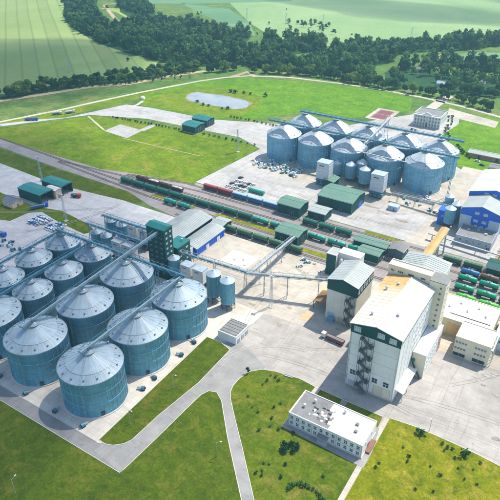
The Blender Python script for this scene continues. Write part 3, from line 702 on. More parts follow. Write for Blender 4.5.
# ------------------------------------------------------------------ building helpers
WC = {}
def put_mesh(key, make, name, mat, parent, loc):
    if key not in WC:
        m = make(); me = bpy.data.meshes.new(name); me.from_pydata(m.v, [], m.f); me.update(); me.materials.append(mat); WC[key] = me
    o = bpy.data.objects.new(name, WC[key]); col.objects.link(o); o.parent = parent; o.location = loc
    return o
def win(parent, face, plane, u, z, w, h, fm=None, gm=None, mull=1, name='window'):
    """framed window standing a little proud of a wall; face is the way the wall looks"""
    fm = fm or FRAME_W; gm = gm or GLASS
    ax = face[1]; sg = -1 if face[0] == '-' else 1
    def B(m, u0, u1, z0, z1, d0, d1):
        a, b = sorted((sg*d0, sg*d1))
        return m.box(u0,u1,a,b,z0,z1) if ax == 'y' else m.box(a,b,u0,u1,z0,z1)
    def frame():
        m = MB(); t = min(0.16, w*0.09)
        B(m,-w/2,w/2,-h/2,-h/2+t,-0.05,0.14); B(m,-w/2,w/2,h/2-t,h/2,-0.05,0.14)
        B(m,-w/2,-w/2+t,-h/2+t,h/2-t,-0.05,0.14); B(m,w/2-t,w/2,-h/2+t,h/2-t,-0.05,0.14)
        for k in range(mull):
            c = -w/2+w*(k+1)/(mull+1); B(m,c-t/2,c+t/2,-h/2+t,h/2-t,-0.05,0.12)
        if h > 1.6: B(m,-w/2+t,w/2-t,-t/2,t/2,-0.05,0.11)
        return m
    loc = (u,plane,z) if ax == 'y' else (plane,u,z)
    f = put_mesh(('f',face,w,h,mull,fm.name), frame, name, fm, parent, loc)
    put_mesh(('p',face,w,h,gm.name), lambda: B(MB(),-w/2+0.05,w/2-0.05,-h/2+0.05,h/2-0.05,-0.04,0.05), 'pane', gm, f, (0,0,0))
    return f
def door(parent, face, plane, u, z0, w, h, mat, name='door'):
    ax = face[1]; sg = -1 if face[0] == '-' else 1; a, b = sorted((-0.05*sg, 0.16*sg))
    m = MB().box(u-w/2,u+w/2,plane+a,plane+b,z0,z0+h) if ax == 'y' else MB().box(plane+a,plane+b,u-w/2,u+w/2,z0,z0+h)
    d = m.build(name, mat, parent)
    m = MB(); a, b = sorted((0.16*sg, 0.24*sg))
    for k in (-1, 0, 1):
        c = u+k*(w/2-0.08)
        if ax == 'y': m.box(c-0.08,c+0.08,plane+a,plane+b,z0,z0+h)
        else: m.box(plane+a,plane+b,c-0.08,c+0.08,z0,z0+h)
    m.build('door_rail', STEEL, d); return d
def shell(parent, x0, x1, y0, y1, h, rise, axis, wall_m, roof_m, over=0.5, z0=0.0, thick=0.25):
    cx, cy = (x0+x1)/2, (y0+y1)/2
    if axis == 'y':
        MB().xprism([(x0,z0),(x1,z0),(x1,h),(cx,h+rise),(x0,h)], y0, y1).build('wall', wall_m, parent)
        for s, xe in ((-1,x0),(1,x1)):
            e = xe+s*over; ze = h-over*rise/max(0.1,(x1-x0)/2)
            MB().xprism([(e,ze+0.05),(cx,h+rise+0.05),(cx,h+rise+0.05+thick),(e,ze+0.05+thick)][::s], y0-over, y1+over).build('roof_slope', roof_m, parent)
        MB().box(cx-0.3,cx+0.3,y0-over-0.02,y1+over+0.02,h+rise+thick-0.05,h+rise+thick+0.15).build('ridge_cap', roof_m, parent)
    elif axis == 'x':
        MB().yprism([(y0,z0),(y1,z0),(y1,h),(cy,h+rise),(y0,h)], x0, x1).build('wall', wall_m, parent)
        for s, ye in ((-1,y0),(1,y1)):
            e = ye+s*over; ze = h-over*rise/max(0.1,(y1-y0)/2)
            MB().yprism([(e,ze+0.05),(cy,h+rise+0.05),(cy,h+rise+0.05+thick),(e,ze+0.05+thick)][::s], x0-over, x1+over).build('roof_slope', roof_m, parent)
        MB().box(x0-over-0.02,x1+over+0.02,cy-0.3,cy+0.3,h+rise+thick-0.05,h+rise+thick+0.15).build('ridge_cap', roof_m, parent)
    else:                                            # flat roof behind a parapet
        MB().box(x0,x1,y0,y1,z0,h).build('wall', wall_m, parent)
        MB().box(x0+0.35,x1-0.35,y0+0.35,y1-0.35,h,h+0.08).build('roof', roof_m, parent)
        m = MB(); p = over
        m.box(x0-0.06,x1+0.06,y0-0.06,y0+0.34,h-0.3,h+p); m.box(x0-0.06,x1+0.06,y1-0.34,y1+0.06,h-0.3,h+p)
        m.box(x0-0.06,x0+0.34,y0+0.34,y1-0.34,h-0.3,h+p); m.box(x1-0.34,x1+0.06,y0+0.34,y1-0.34,h-0.3,h+p)
        m.build('parapet', wall_m, parent)
def panel_seams(parent, face, plane, u0, u1, z0, z1, step, mat, w=0.12):
    ax = face[1]; sg = -1 if face[0] == '-' else 1; a, b = sorted((0, 0.09*sg)); n = int((u1-u0)/step); m = MB()
    for k in range(1, n):
        u = u0+(u1-u0)*k/n
        if ax == 'y': m.box(u-w/2,u+w/2,plane+a,plane+b,z0,z1)
        else: m.box(plane+a,plane+b,u-w/2,u+w/2,z0,z1)
    o = m.build('cladding_seams', mat, parent, False, 'stuff'); return o
def roof_seams(parent, x0, x1, y0, y1, h, rise, axis, mat, step=1.6):
    m = MB(); cx, cy = (x0+x1)/2, (y0+y1)/2
    if axis == 'y':
        for k in range(int((y1-y0)/step)):
            y = y0+step*(k+0.5)
            for xe in (x0,x1): m.beam((xe,y,h+0.34), (cx,y,h+rise+0.34), 0.10, 0.12)
    else:
        for k in range(int((x1-x0)/step)):
            x = x0+step*(k+0.5)
            for ye in (y0,y1): m.beam((x,ye,h+0.34), (x,cy,h+rise+0.34), 0.10, 0.12)
    m.build('roof_seams', mat, parent, False, 'stuff')
STAIR = paint('stair_steel', (0.13,0.14,0.145), 0.6, 0.2, 0.25, 0.5, 0.3)
def zigzag(parent, x, plane, z0, z1, n, w=6.2, d=1.5):
    s = MB()
    for px in (-w/2, 0, w/2):
        for py in (plane-0.12, plane-d*2): s.beam((x+px,py,z0), (x+px,py,z1+(1 if py < plane-1 else 0)), 0.18)
    st = s.build('fire_stair', STAIR, parent)
    dz = (z1-z0)/n
    for k in range(n):
        a = z0+k*dz; b = a+dz; sx = 1 if k % 2 else -1; y = plane-d*(0.5 if k % 2 else 1.5)
        m = MB(); m.beam((x-sx*w*0.30,y,a), (x+sx*w*0.30,y,b), d*0.94, 0.42)
        for yy in (y-d*0.45, y+d*0.45):
            for q in (0.55, 0.85, 1.15): m.beam((x-sx*w*0.30,yy,a+q), (x+sx*w*0.30,yy,b+q), 0.08, 0.14)
        for q in range(9): f = q/8; m.beam((x+sx*w*(0.6*f-0.30),y-d*0.45,a+dz*f), (x+sx*w*(0.6*f-0.30),y-d*0.45,a+dz*f+1.15), 0.07)
        m.build('flight', STAIR, st)
        e = x+sx*w*0.40
        m = MB(); m.box(e-w*0.11,e+w*0.11,plane-d*2,plane-0.02,b-0.16,b+0.06)
        for q in (0.4, 0.75, 1.1): m.beam((e+sx*w*0.1,plane-d*2,b+q), (e+sx*w*0.1,plane,b+q), 0.09); m.beam((e-w*0.1,plane-d*2,b+q), (e+w*0.1,plane-d*2,b+q), 0.09)
        m.build('landing', STAIR, st)
    return st

# ------------------------------------------------------------------ flour mill (tall white building)
GLASS_P = paint('pale_reflecting_glass', (0.30,0.38,0.42), 0.2, 0, 0.3, 0.6, 0, False, False, 0.7)
def dusted_roof(name):
    m, T = newmat(name, 0.75, 0, 0.3); p = T.pos(False)
    sep = T.n('SeparateXYZ'); T.l(p, sep.inputs[0])
    cc = T.ramp(T.noise(p, 0.12, 5, 0.6), [(0.3, (0.46,0.425,0.34)), (0.7, (0.58,0.545,0.46))])
    f = T.math('ADD', T.math('MULTIPLY', sep.outputs[1], 0.085), T.math('MULTIPLY', T.noise(p, 0.18, 5, 0.6), 1.4))
    cc = T.mix(cc, T.ramp(T.noise(p, 0.4, 4), [(0.3, (0.44,0.23,0.06)), (0.7, (0.58,0.37,0.15))]), T.math('MULTIPLY', T.ramp(T.math('MULTIPLY', f, 0.2), [(0.57, 0.0), (0.80, 1.0)]), 0.95))
    T.out(cc); return m
mill = thing('flour_mill', 'tall white mill block with dark green gable band and zigzag stair', 'mill', (-63.3, 209, 0.07))
MB().xprism([(-12.3,0),(12.3,0),(12.3,38.4),(0,41.0),(-12.3,38.4)], 0, 48).build('wall', WHITE_W, mill)
MB().xprism([(-12.42,33.4),(12.42,33.6),(12.42,38.45),(0,41.05),(-12.42,38.45)], -0.14, 0.0).build('gable_band', GREEN_P, mill)
MB().box(12.3,12.44,-0.14,48,33.6,38.4).build('side_band', WHITE_W, mill)
MB().xprism([(-13.0,38.32),(0,41.06),(0,41.4),(-13.0,38.66)], -0.7, 48.2).build('roof_slope', dusted_roof('dust_stained_roof'), mill)
CREAM_RF = paint('cream_sheet_roof', (0.54,0.505,0.43), 0.7, 0, 0.1, 0.08, 0.35, False, False)
MB().xprism([(0,41.06),(13.0,38.32),(13.0,38.66),(0,41.4)], -0.7, 48.2).build('roof_slope', CREAM_RF, mill)
MB().box(-0.35,0.35,-0.72,48.2,41.3,41.52).build('ridge_cap', WHITE_RF, mill)
roof_seams(mill, -12.6, 12.6, 0.5, 47.5, 38.42, 2.64, 'y', CREAM_RF, 3.0)
for u, zz in ((-9.0,36.2),(2.6,36.9),(8.4,36.2)): win(mill, '-y', -0.14, u, zz, 3.4, 3.0, FRAME_W, GLASS_P, 2)
for u in (-9.0, 2.4, 8.2): win(mill, '-y', 0, u, 9.2, 2.9, 3.2)
zigzag(mill, -3.2, -0.05, 0.3, 33.0, 9)
door(mill, '-y', 0, 6.6, 0.2, 8.6, 6.0, CREAM, 'gate'); door(mill, '-y', 0, -9.2, 0.2, 3.2, 3.4, PALEBLUE)
MB().box(-12.45,12.45,-0.25,0.0,0,0.9).build('plinth', CONC_O, mill)
for k in range(15): win(mill, '+x', 12.44, 1.8+k*3.15, 36.3, 1.9, 2.6, FRAME_W, GLASS, 1)
for k in range(6):
    for zz in (29.0, 24.0, 19.0): win(mill, '+x', 12.3, 22+k*3.6, zz, 1.6, 1.8)
panel_seams(mill, '-y', 0, -12.3, 12.3, 1.0, 33.3, 6.1, WHITE_W); panel_seams(mill, '+x', 12.3, 0, 48, 7, 33.5, 6.0, WHITE_W)
for x in (-11.9, 11.9): MB().tube((x,-0.22,1), (x,-0.22,33.2), 0.14, None, 6).build('downpipe', STEEL, mill)
for zz in (6.4, 13.2, 20.0, 26.7):
    MB().box(-12.3,12.3,-0.07,0,zz,zz+0.14).build('string_course', CONC_O, mill); MB().box(12.3,12.37,0,48,zz,zz+0.14).build('string_course', CONC_O, mill)
cn = MB().add([(12.35,2,6.6),(16.6,2,5.4),(16.6,32,5.4),(12.35,32,6.6),(12.35,2,6.9),(16.6,2,5.7),(16.6,32,5.7),(12.35,32,6.9)], [(0,3,2,1),(4,5,6,7),(0,1,5,4),(1,2,6,5),(2,3,7,6),(3,0,4,7)]).build('canopy', WHITE_RF, mill)
for k in range(5): MB().beam((16.2,2.5+k*7.2,0), (16.2,2.5+k*7.2,5.5), 0.25).build('canopy_post', STEEL, mill)
for x, y in ((-8,33),(-4,39),(5,14),(-6,9)): MB().rev([(0.5,38.6+2.6*(1-abs(x)/12.3)),(0.5,41.2),(0.8,41.3),(0.7,41.7),(0,41.9)], 10, x, y).build('roof_vent', STEEL, mill)

head = thing('cream_head_house', 'cream upper storey and stair tower rising behind the white mill roof', 'building', (-63.3, 258, 0.07))
shell(head, -13.4, 9.3, 0, 6.2, 44.0, 0, 'flat', CREAM, WHITE_RF, 0.7)
for u, w in ((-11.0,2.2),(-6.6,3.2),(-1.0,3.2),(5.4,2.8)): win(head, '-y', 0, u, 41.9-0.3, w, 1.5, CREAM, GLASS, 2)
hs = MB().box(9.32,17.6,-1.0,8.0,0,42.6).build('stair_tower', CREAM, head)
MB().box(9.2,17.75,-1.15,8.15,42.6,43.0).build('tower_roof', GREYM, head)
for k in range(11):
    win(head, '-y', -1.0, 15.2, 39.8-k*3.4, 1.25, 1.35, CREAM, GLASS, 0)
    if k % 2 == 0: win(head, '-y', -1.0, 11.6, 37.6-k*3.4, 1.1, 1.2, CREAM, GLASS, 0)
for k in range(9): win(head, '+x', 17.6, 3.5, 39-k*4, 1.3, 1.5, CREAM, GLASS, 0)
rear = thing('grey_roofed_mill_annex', 'cream mill block under a wide grey roof behind the head house', 'building', (-63.3, 279, 0.07))
shell(rear, -12.5, 11.5, -14.6, 13, 34.5, 1.8, 'y', CREAM, GREY_R, 0.5); roof_seams(rear, -12.5, 11.5, -14.5, 13, 34.6, 1.8, 'y', GREY_R, 2)
for k in range(6):
    for j in range(5): win(rear, '+x', 11.5, -12+k*4.6, 6+j*6, 1.5, 1.8)
# side extension of the mill
ext = thing('mill_side_wing', 'low cream wing with white flank beside the mill canopy', 'building', (-47.0, 247, 0.07))
shell(ext, -3.6, 3.2, -14, 15, 14.5, 0, 'flat', WHITE_W, paint('lilac_roof', (0.60,0.60,0.63), 0.7, 0, 0.1, 0.1, 0.2), 0.3)
MB().box(-3.6,3.2,-14.16,-14.08,0,14.3).build('front_cladding', CREAM, ext)
for k in range(7):
    for j in range(2): win(ext, '+x', 3.2, -11+k*3.4, 4.2+j*5, 1.3, 1.5)
door(ext, '+x', 3.2, 11.8, 0.2, 4.4, 10.5, paint('faded_red_panel', (0.60,0.30,0.24), 0.8, 0, 0.3, 0.3, 0.4), 'panel')
for zz in (4.5, 9.5): MB().tube((-2.6,-15.3,zz), (-2.6,-14,zz+1.0), 0.8, None, 10).build('duct', GREEN_T, ext)
m = MB(); m.beam((-2.8,-15.4,9.0), (2.2,-15.4,0.3), 1.0, 0.25); m.beam((-2.8,-15.4,10.0), (2.2,-15.4,1.3), 0.1); m.build('stair', DARK, ext)

# ------------------------------------------------------------------ white workshop block on the right
wk = thing('workshop_block', 'white two-storey workshop with rows of windows and a long shadow', 'building', (-27, 259.3, 0.09))
shell(wk, -9.2, 8.8, 0, 15.5, 12.3, 0, 'flat', CREAM, WHITE_RF, 0.5)
for g0 in (-6.6, 3.4):
    for k in range(4):
        for zz in (9.4, 5.6): win(wk, '-y', 0, g0-1.6+k*1.55, zz, 1.2, 1.5)
    door(wk, '-y', 0, g0+0.8, 0.5, 6.4, 2.0, DARK, 'low_window_band')
for k in range(3): win(wk, '+x', 8.8, 3+k*4.2, 8.6, 1.6, 1.6)
MB().box(9.2,10.0,1,15,9.5,10.2).build('pipe_rack', CONVL, wk)
for k in range(5): MB().beam((10,1.5+k*3.2,0), (10,1.5+k*3.2,9.6), 0.25).build('rack_post', STEEL, wk)
hall = thing('white_flat_hall', 'broad flat white-roofed hall behind the workshop', 'building', (-36, 284, 0.09))
shell(hall, -15.8, 14.6, -8.8, 15.5, 10.2, 0, 'flat', CREAM, WHITE_RF, 0.4)
MB().box(-8.5,-0.4,-8.95,-8.84,0.2,8).build('yellow_cladding', OCHRE, hall)
for k in range(5): MB().rev([(0.45,10.2),(0.45,11),(0.7,11.1),(0,11.5)], 10, -11+k*5, 3+(k%2)*6).build('roof_vent', STEEL, hall)
MB().box(-9,12.5,-3.2,-2.9,10.27,10.7).build('roof_upstand', GREYM, hall)
h2 = thing('white_flat_hall', 'white flat roof at the right picture edge beside the green tank wagons', 'building', (-5, 288, 0.09))
shell(h2, -14.5, 26, -12, 14.5, 8.6, 0, 'flat', WHITE_W, WHITE_RF, 0.4)
for k in range(6): win(h2, '-y', -12, -12+k*5, 5.5, 2.2, 1.8)
for k in range(4): MB().rev([(0.5,8.6),(0.5,9.6),(0.8,9.7),(0,10.1)], 10, -11+k*6, 2+(k%2)*5).build('roof_vent', STEEL, h2)
MB().tube((-11,-6,9.4), (8,-4.5,9.4), 0.4).build('roof_pipe', CONVL, h2)

# ------------------------------------------------------------------ small mill tower
tw = thing('grain_cleaning_tower', 'narrow white tower with dark green upper band beside the wagons', 'tower', (-99, 252.6, 0.09))
TOWER_W = paint('off_white_wall', (0.66,0.625,0.52), 0.8, 0, 0.10, 0.1, 0.25)
MB().xprism([(-9,0),(9,0),(9,26.6),(0,29.2),(-9,26.6)], 0, 22.5).build('wall', TOWER_W, tw)
MB().xprism([(-9.12,20.2),(9.12,20.2),(9.12,26.65),(0,29.25),(-9.12,26.65)], -0.14, 0).build('gable_band', GREEN_P, tw)
MB().box(9.0,9.14,-0.14,22.5,20.2,26.6).build('side_band', GREEN_P, tw); MB().box(-9.14,-9.0,-0.14,22.5,20.2,26.6).build('side_band', GREEN_P, tw)
MB().xprism([(-9.6,26.5),(0,29.3),(0,29.6),(-9.6,26.8)], -0.6, 23).build('roof_slope', GREY_R, tw)
MB().xprism([(0,29.3),(9.6,26.5),(9.6,26.8),(0,29.6)], -0.6, 23).build('roof_slope', GREY_R, tw)
MB().box(-0.3,0.3,-0.62,23.02,29.5,29.75).build('ridge_cap', GREY_R, tw); roof_seams(tw, -9.3, 9.3, 0.2, 22.5, 26.55, 2.7, 'y', GREY_R, 2)
for k in range(6): win(tw, '+x', 9.14, 2.2+k*3.6, 23.4, 2.3, 3.2, FRAME_W, GLASS_P, 1)
zigzag(tw, 5.6, -0.05, 0.3, 20.5, 6, 5.0, 1.3); panel_seams(tw, '-y', 0, -9, 9, 0.2, 20, 4.5, TOWER_W)
door(tw, '-y', 0, -5.5, 0.2, 4.0, 4.6, PALEBLUE); door(tw, '-y', 0, 0.2, 0.2, 2.4, 3.2, OCHRE)
lean = thing('intake_shelter', 'brown dusty grain intake shelter against the narrow tower', 'shelter', (-113, 262, 0.09))
MB().add([(-5,-6,5.2),(3.8,-6,7.4),(3.8,7,7.4),(-5,7,5.2),(-5,-6,5.5),(3.8,-6,7.7),(3.8,7,7.7),(-5,7,5.5)], [(0,3,2,1),(4,5,6,7),(0,1,5,4),(1,2,6,5),(2,3,7,6),(3,0,4,7)]).build('roof', BROWN, lean)
for sx in (-4.6, 3.4):
    for y in (-5.6, 0.5, 6.6): MB().beam((sx,y,0), (sx,y,5.2 if sx < 0 else 7.3), 0.3).build('post', DARK, lean)
MB().box(-4.4,3.4,5.8,6.1,0,5.2).build('back_wall', BROWN, lean)
cw = tag(MB().box(-1.8,1.8,-0.9,0.9,0,2.4).box(-1.9,1.9,-1.0,1.0,2.4,2.6).build('blue_container', paint('faded_blue_steel', (0.12,0.30,0.46), 0.6, 0.1, 0.2, 0.3, 0.3)), 'pale blue steel container at the foot of the narrow tower', 'container'); cw.location = (-103.5,250.4,0.09)
ax1 = thing('dust_house', 'white-roofed dust house with one dark green end behind the narrow tower', 'building', (-117, 298, 0.15))
shell(ax1, -11, -4.5, -4, 5, 15.5, 0, 'flat', WHITE_W, GREY_R, 0.25)
MB().box(-11.08,-4.42,-4.2,-4.1,0,15.3).build('green_cladding', GREEN_P, ax1)
MB().box(-4.4,10,0,7,0,16).build('wing', WHITE_W, ax1); MB().box(-4.7,10.3,-0.3,7.3,16,16.4).build('wing_roof', WHITE_RF, ax1)
for k in range(3): MB().rev([(1.6,0),(1.6,11.5),(0.5,13.4),(0,13.4)], 16, -1.5+k*4, -2.2).build('cyclone', STEEL, ax1, True)

# ------------------------------------------------------------------ green elevator tower by the near silos
et = thing('elevator_tower', 'dark green elevator tower with small pale windows above the silos', 'tower', (-216.5, 233, 0.06))
MB().box(-7,7,0,8,0,36).build('wall', GREEN_P, et)
MB().yprism([(-0.4,36),(8.4,36),(8.4,36.3),(4,37.6),(-0.4,36.3)], -7.4, 7.4).build('roof', GREEN_T, et)
for j in range(9):
    for y in (2.2, 5.8): win(et, '+x', 7, y, 33.4-j*3.6, 1.5, 1.1, FRAME_W, GLASS_P, 0)
for j in range(8):
    for x in (-4.2, 0, 4.2): win(et, '-y', 0, x, 30-j*3.6, 1.5, 0.9, STEEL, GLASS, 0)
for k in range(9): MB().box(-7.1,7.1,-0.1,8.1,3.2+k*3.6,3.45+k*3.6).build('floor_band', GREEN_P, et)
eb = thing('elevator_annex', 'lower dark green box with teal roof beside the elevator tower', 'building', (-213.5, 250, 0.06))
MB().box(-5,4.5,-6,7,0,18).build('wall', GREEN_P, eb); MB().box(-5.3,4.8,-6.3,7.3,18,18.5).build('roof', GREEN_T, eb)
for j in range(3):
    for y in (-3, 3.5): win(eb, '+x', 4.5, y, 15-j*4, 1.8, 1.2, FRAME_W, GLASS_P, 0)
MB().rev([(0.4,18.5),(0.4,20),(0.7,20.2),(0,20.6)], 8, 1, 3).build('vent', STEEL, eb)

# ------------------------------------------------------------------ simple sheds
def shed(name, label, x0, x1, y0, y1, h, rise, axis, wm, rm, z=0.07, cat='shed', doors=(), wins=(), seams=True):
    cx, cy = (x0+x1)/2, (y0+y1)/2
    t = thing(name, label, cat, (cx, cy, z))
    a, b, c, d = x0-cx, x1-cx, y0-cy, y1-cy
    shell(t, a, b, c, d, h, rise, axis, wm, rm)
    if seams and axis in 'xy':
        roof_seams(t, a, b, c, d, h, rise, axis, rm)
        panel_seams(t, '-y', c, a, b, 0.2, h-0.05, 2.2, wm); panel_seams(t, '+x', b, c, d, 0.2, h-0.05, 2.2, wm)
    P = {'-y':c,'+y':d,'-x':a,'+x':b}
    if axis in 'xy' and seams:
        if axis == 'x':
            MB().box(a-0.5,b+0.5,c-0.75,c-0.5,h-0.25,h-0.02).build('gutter', STEEL, t)
            for x in (a+0.3, b-0.3): MB().tube((x,c-0.2,0.1), (x,c-0.2,h-0.2), 0.09, None, 6).build('downpipe', STEEL, t)
        else:
            MB().box(b+0.5,b+0.75,c-0.5,d+0.5,h-0.25,h-0.02).build('gutter', STEEL, t)
            for y in (c+0.3, d-0.3): MB().tube((b+0.2,y,0.1), (b+0.2,y,h-0.2), 0.09, None, 6).build('downpipe', STEEL, t)
        MB().box(a-0.12,b+0.12,c-0.12,d+0.12,0,0.35).build('plinth', CONC_O, t)
    for f, u, w, hh, mt in doors: door(t, f, P[f], u, 0.1, w, hh, mt)
    for f, u, zz, w, hh in wins: win(t, f, P[f], u, zz, w, hh)
    return t
shed('warehouse','long grey-roofed warehouse with dark green flank beyond the elevator tower',-249,-227,262,306.5,7.6,2.6,'y',GREEN_P,GREY_R,0.06,'warehouse',[('+x',-12,4,4.5,DARK),('+x',6,4,4.5,DARK)])
shed('warehouse','low pale warehouse with bright blue side facing the yard',-224.5,-211,266,299,6.2,1.8,'y',BLUE_P,GREY_R,0.1,'warehouse',[('-y',0,4.5,4.2,WHITE_W),('+x',-4,3.5,3.6,WHITE_W),('+x',9,3.5,3.6,WHITE_W)])
t = shed('loading_hut','white cabin with a doorway in front of the blue-sided warehouse',-222,-213,257,264.5,7.0,0,'flat',WHITE_W,WHITE_RF,0.1,'hut',[('-y',-1.8,2.4,3.4,DARK),('+x',0,2.2,3,DARK)],[('-y',2.4,4.4,1.6,1.6)])
shed('wagon_shed','small grey-roofed green shed at the end of the blue-sided warehouse',-224,-213.5,300.5,303+9,6.3,1.0,'x',GREEN_P,GREY_R,0.15,'shed',[('+x',0,4,4,DARK)])
t = shed('green_hall','large dark green hall with grey-green roof in the far yard',-176.5,-147,378.5,403,9.6,2.0,'x',GREEN_P,GREENGREY_R,0.07,'hall',[('-y',-6,2.2,2.6,DARK),('-y',5,2.2,2.6,DARK),('+x',4,7,4.5,BLUE_P)])
shed('green_shed','small green shed against the left far dryer',-188.5,-179,412,424,6.5,0.9,'y',GREEN_P,GREENGREY_R,0.08,'shed',[('-y',0,2.4,2.6,DARK)])
shed('rail_loading_shed','green rail loading shed standing over the blue wagons',-197.5,-178,351.5,366,8.6,1.2,'x',GREEN_P,GREENGREY_R,0.15,'shed',[('-y',3,3.4,5,DARK)])
shed('rail_loading_shed','smaller pale-roofed green shed beside the tracks, left of the hopper wagons',-173.5,-159,356.5,368,6.4,0.9,'x',GREEN_P,GREY_R,0.15,'shed',[('-y',0,3.4,4.4,DARK)])
shed('rail_loading_shed','dark green shed over the near tracks under the inclined conveyor',-177,-158.5,313,327,8.4,1.2,'x',GREEN_P,GREENGREY_R,0.15,'shed',[('-y',-3,3.4,5,DARK),('+x',0,6,6,DARK)])
shed('rail_store','long grey-roofed green store behind the narrow tower',-127,-103,335.6,343.5,5.6,0.8,'x',GREEN_P,GREENGREY_R,0.15,'shed')
shed('rail_store','short dark green store with grey roof right of the narrow tower',-118,-103,322.5,331,6.4,0.8,'x',GREEN_P,GREENGREY_R,0.15,'shed',[('+x',0,3,3.6,DARK)])
shed('switch_house','small slate-blue house with grey roof beside the level crossing',*(-101,-91),334,345,7.2,1.2,'y',paint('slate_blue_wall', (0.055,0.11,0.15), 0.6, 0, 0.2, 0.2, 0.2),GREYM,0.15,'house',[('-y',-1,2,2.6,DARK)],[('+x',2,3.6,1.5,1.5)])
shed('rail_store','dark green rail shed at the right edge behind the tank wagons',-40,-8,346,358,7.2,1.0,'x',GREEN_P,GREEN_P,0.15,'shed')
# left side: open green sheds and hut
def open_shed(label, x0, x1, y0, y1, h):
    cx, cy = (x0+x1)/2, (y0+y1)/2; t = thing('open_shed', label, 'shed', (cx,cy,0.06)); a, c = (x1-x0)/2, (y1-y0)/2
    MB().box(-a,-a+0.3,-c,c,0,h).build('end_wall', GREEN_P, t); MB().box(-a+0.3,a,c-0.3,c,0,h).build('back_wall', GREEN_P, t)
    MB().box(-a+0.3,a,-c,-c+0.3,0,h).build('front_wall', GREEN_P, t)
    MB().yprism([(-c-0.5,h),(c+0.5,h),(c+0.5,h+0.3),(0,h+1.2),(-c-0.5,h+0.3)], -a-0.5, a+0.5).build('roof', GREEN_T, t)
    for k in range(3): MB().beam((a-0.3,-c+0.6+k*(c-0.6),0), (a-0.3,-c+0.6+k*(c-0.6),h), 0.35).build('post', DARK, t)
    m = MB()
    for k in range(int(2*a/1.6)): m.box(-a+1.6*k,-a+1.6*k+0.12,-c-0.09,-c,0.1,h-0.05)
    m.build('cladding_seams', GREEN_P, t, False, 'stuff'); return t
open_shed('teal-roofed open shed nearest the small house on the left hardstanding', -388, -362, 262.5, 275.5, 8.2)
open_shed('teal-roofed open shed behind the peach-walled hut', -384, -360, 283, 294, 8.0)
PEACH = paint('peach_render', (0.62,0.46,0.33), 0.85, 0, 0.2, 0.2, 0.3)
shed('weighbridge_hut','peach and white hut wedged between the two open green sheds',-371,-360,276.2,282.4,7.2,0.8,'x',PEACH,WHITE_RF,0.06,'hut',[('+x',0,2,2.6,BROWN)],[('+x',-1.8,4,1,1.2)],False)
shed('cottage','small peach cottage with slate roof at the left edge',-387,-375.5,246,256,4.6,2.2,'x',PEACH,paint('slate_roof', (0.13,0.15,0.19), 0.7, 0, 0.2, 0.3, 0.2),0.1,'house',[('+x',0,1.4,2.3,BROWN)],[('-y',-3,2.6,1.3,1.4),('-y',2.5,2.6,1.3,1.4)],False)
shed('teal_shed','teal-roofed green shed in front at the far concrete road',-373,-355,457.5,473,7.4,1.0,'x',GREEN_P,GREEN_T,0.08,'shed',[('+x',0,8,6,DARK)])
shed('teal_shed','teal-roofed green shed at the back beside the pond meadow',-377,-357,480,493,7.4,1.0,'x',GREEN_P,GREEN_T,0.08,'shed',[('+x',0,7,6,DARK)])
# transformer house by the road
tr = thing('transformer_house', 'small white box building with sunken grey roof by the road junction', 'building', (-144,210.5,0.08))
shell(tr, -6, 6, -6.6, 6.6, 4.8, 0, 'flat', WHITE_W, GREYM, 0.45)
for k in range(3): door(tr, '+x', 6, -4+k*4, 0.1, 2.2, 2.8, STEEL)
m = MB()
for k in range(5): m.box(-5.5,5.5,-5.0+k*2.4,-4.8+k*2.4,4.89,4.97)
m.build('roof_joints', DARK, tr, False, 'stuff')

# ------------------------------------------------------------------ blue processing building
bb = thing('blue_processing_plant', 'pale building with bright blue gable band and blue window panel', 'building', (-57.8, 397.5, 0.07))
MB().xprism([(-13.6,0),(13.6,0),(13.6,19),(0,22.8),(-13.6,19)], 0, 23).build('wall', PALEBLUE, bb)
MB().xprism([(-13.7,14.0),(13.7,14.0),(13.7,19.05),(0,22.85),(-13.7,19.05)], -0.14, 0).build('gable_band', BLUE_P, bb)
MB().box(-5.8,6.2,-0.14,0,8.0,14.0).build('window_panel', BLUE_P, bb)
MB().box(-13.74,-13.6,-0.14,23,15.2,19).build('side_band', BLUE_P, bb); MB().box(13.6,13.74,-0.14,23,15.2,19).build('side_band', BLUE_P, bb)
for s, pr in ((-1,[(-14.2,18.9),(0,22.9),(0,23.2),(-14.2,19.2)]),(1,[(0,22.9),(14.2,18.9),(14.2,19.2),(0,23.2)])):
    MB().xprism(pr, -0.6, 23.3).build('roof_slope', GREY_R, bb)
roof_seams(bb, -13.8, 13.8, 0, 23, 18.95, 3.85, 'y', GREY_R)
for u in (-2.6, 3.2):
    for zz in (17.2, 11.2): win(bb, '-y', -0.14, u, zz, 3.0, 2.0, FRAME_W, GLASS_P, 2)
for k in range(3):
    for zz in (6.6,): win(bb, '-y', 0, -4+k*4, zz+1, 2.2, 1.6)
for k in range(6): win(bb, '-x', -13.6, 2.5+k*3.6, 10, 1.4, 1.4)
bb2 = thing('blue_processing_plant', 'taller rear section of the blue-banded plant with pale roof', 'building', (-58, 421, 0.07))
MB().xprism([(-14.6,0),(22,0),(22,22.2),(3.7,27),(-14.6,22.2)], 0, 46).build('wall', PALEBLUE, bb2)
MB().xprism([(-14.7,15.0),(22.1,15.0),(22.1,22.25),(3.7,27.05),(-14.7,22.25)], -0.14, 0).build('gable_band', BLUE_P, bb2)
MB().box(-14.74,-14.6,-0.14,46,18,22.2).build('side_band', BLUE_P, bb2)
for s, pr in ((-1,[(-15.2,22.1),(3.7,27.1),(3.7,27.4),(-15.2,22.4)]),(1,[(3.7,27.1),(22.6,22.1),(22.6,22.4),(3.7,27.4)])):
    MB().xprism(pr, -0.6, 46.4).build('roof_slope', paint('pale_sheet_roof', (0.62,0.63,0.62), 0.5, 0.1, 0.1, 0.08, 0.2), bb2)
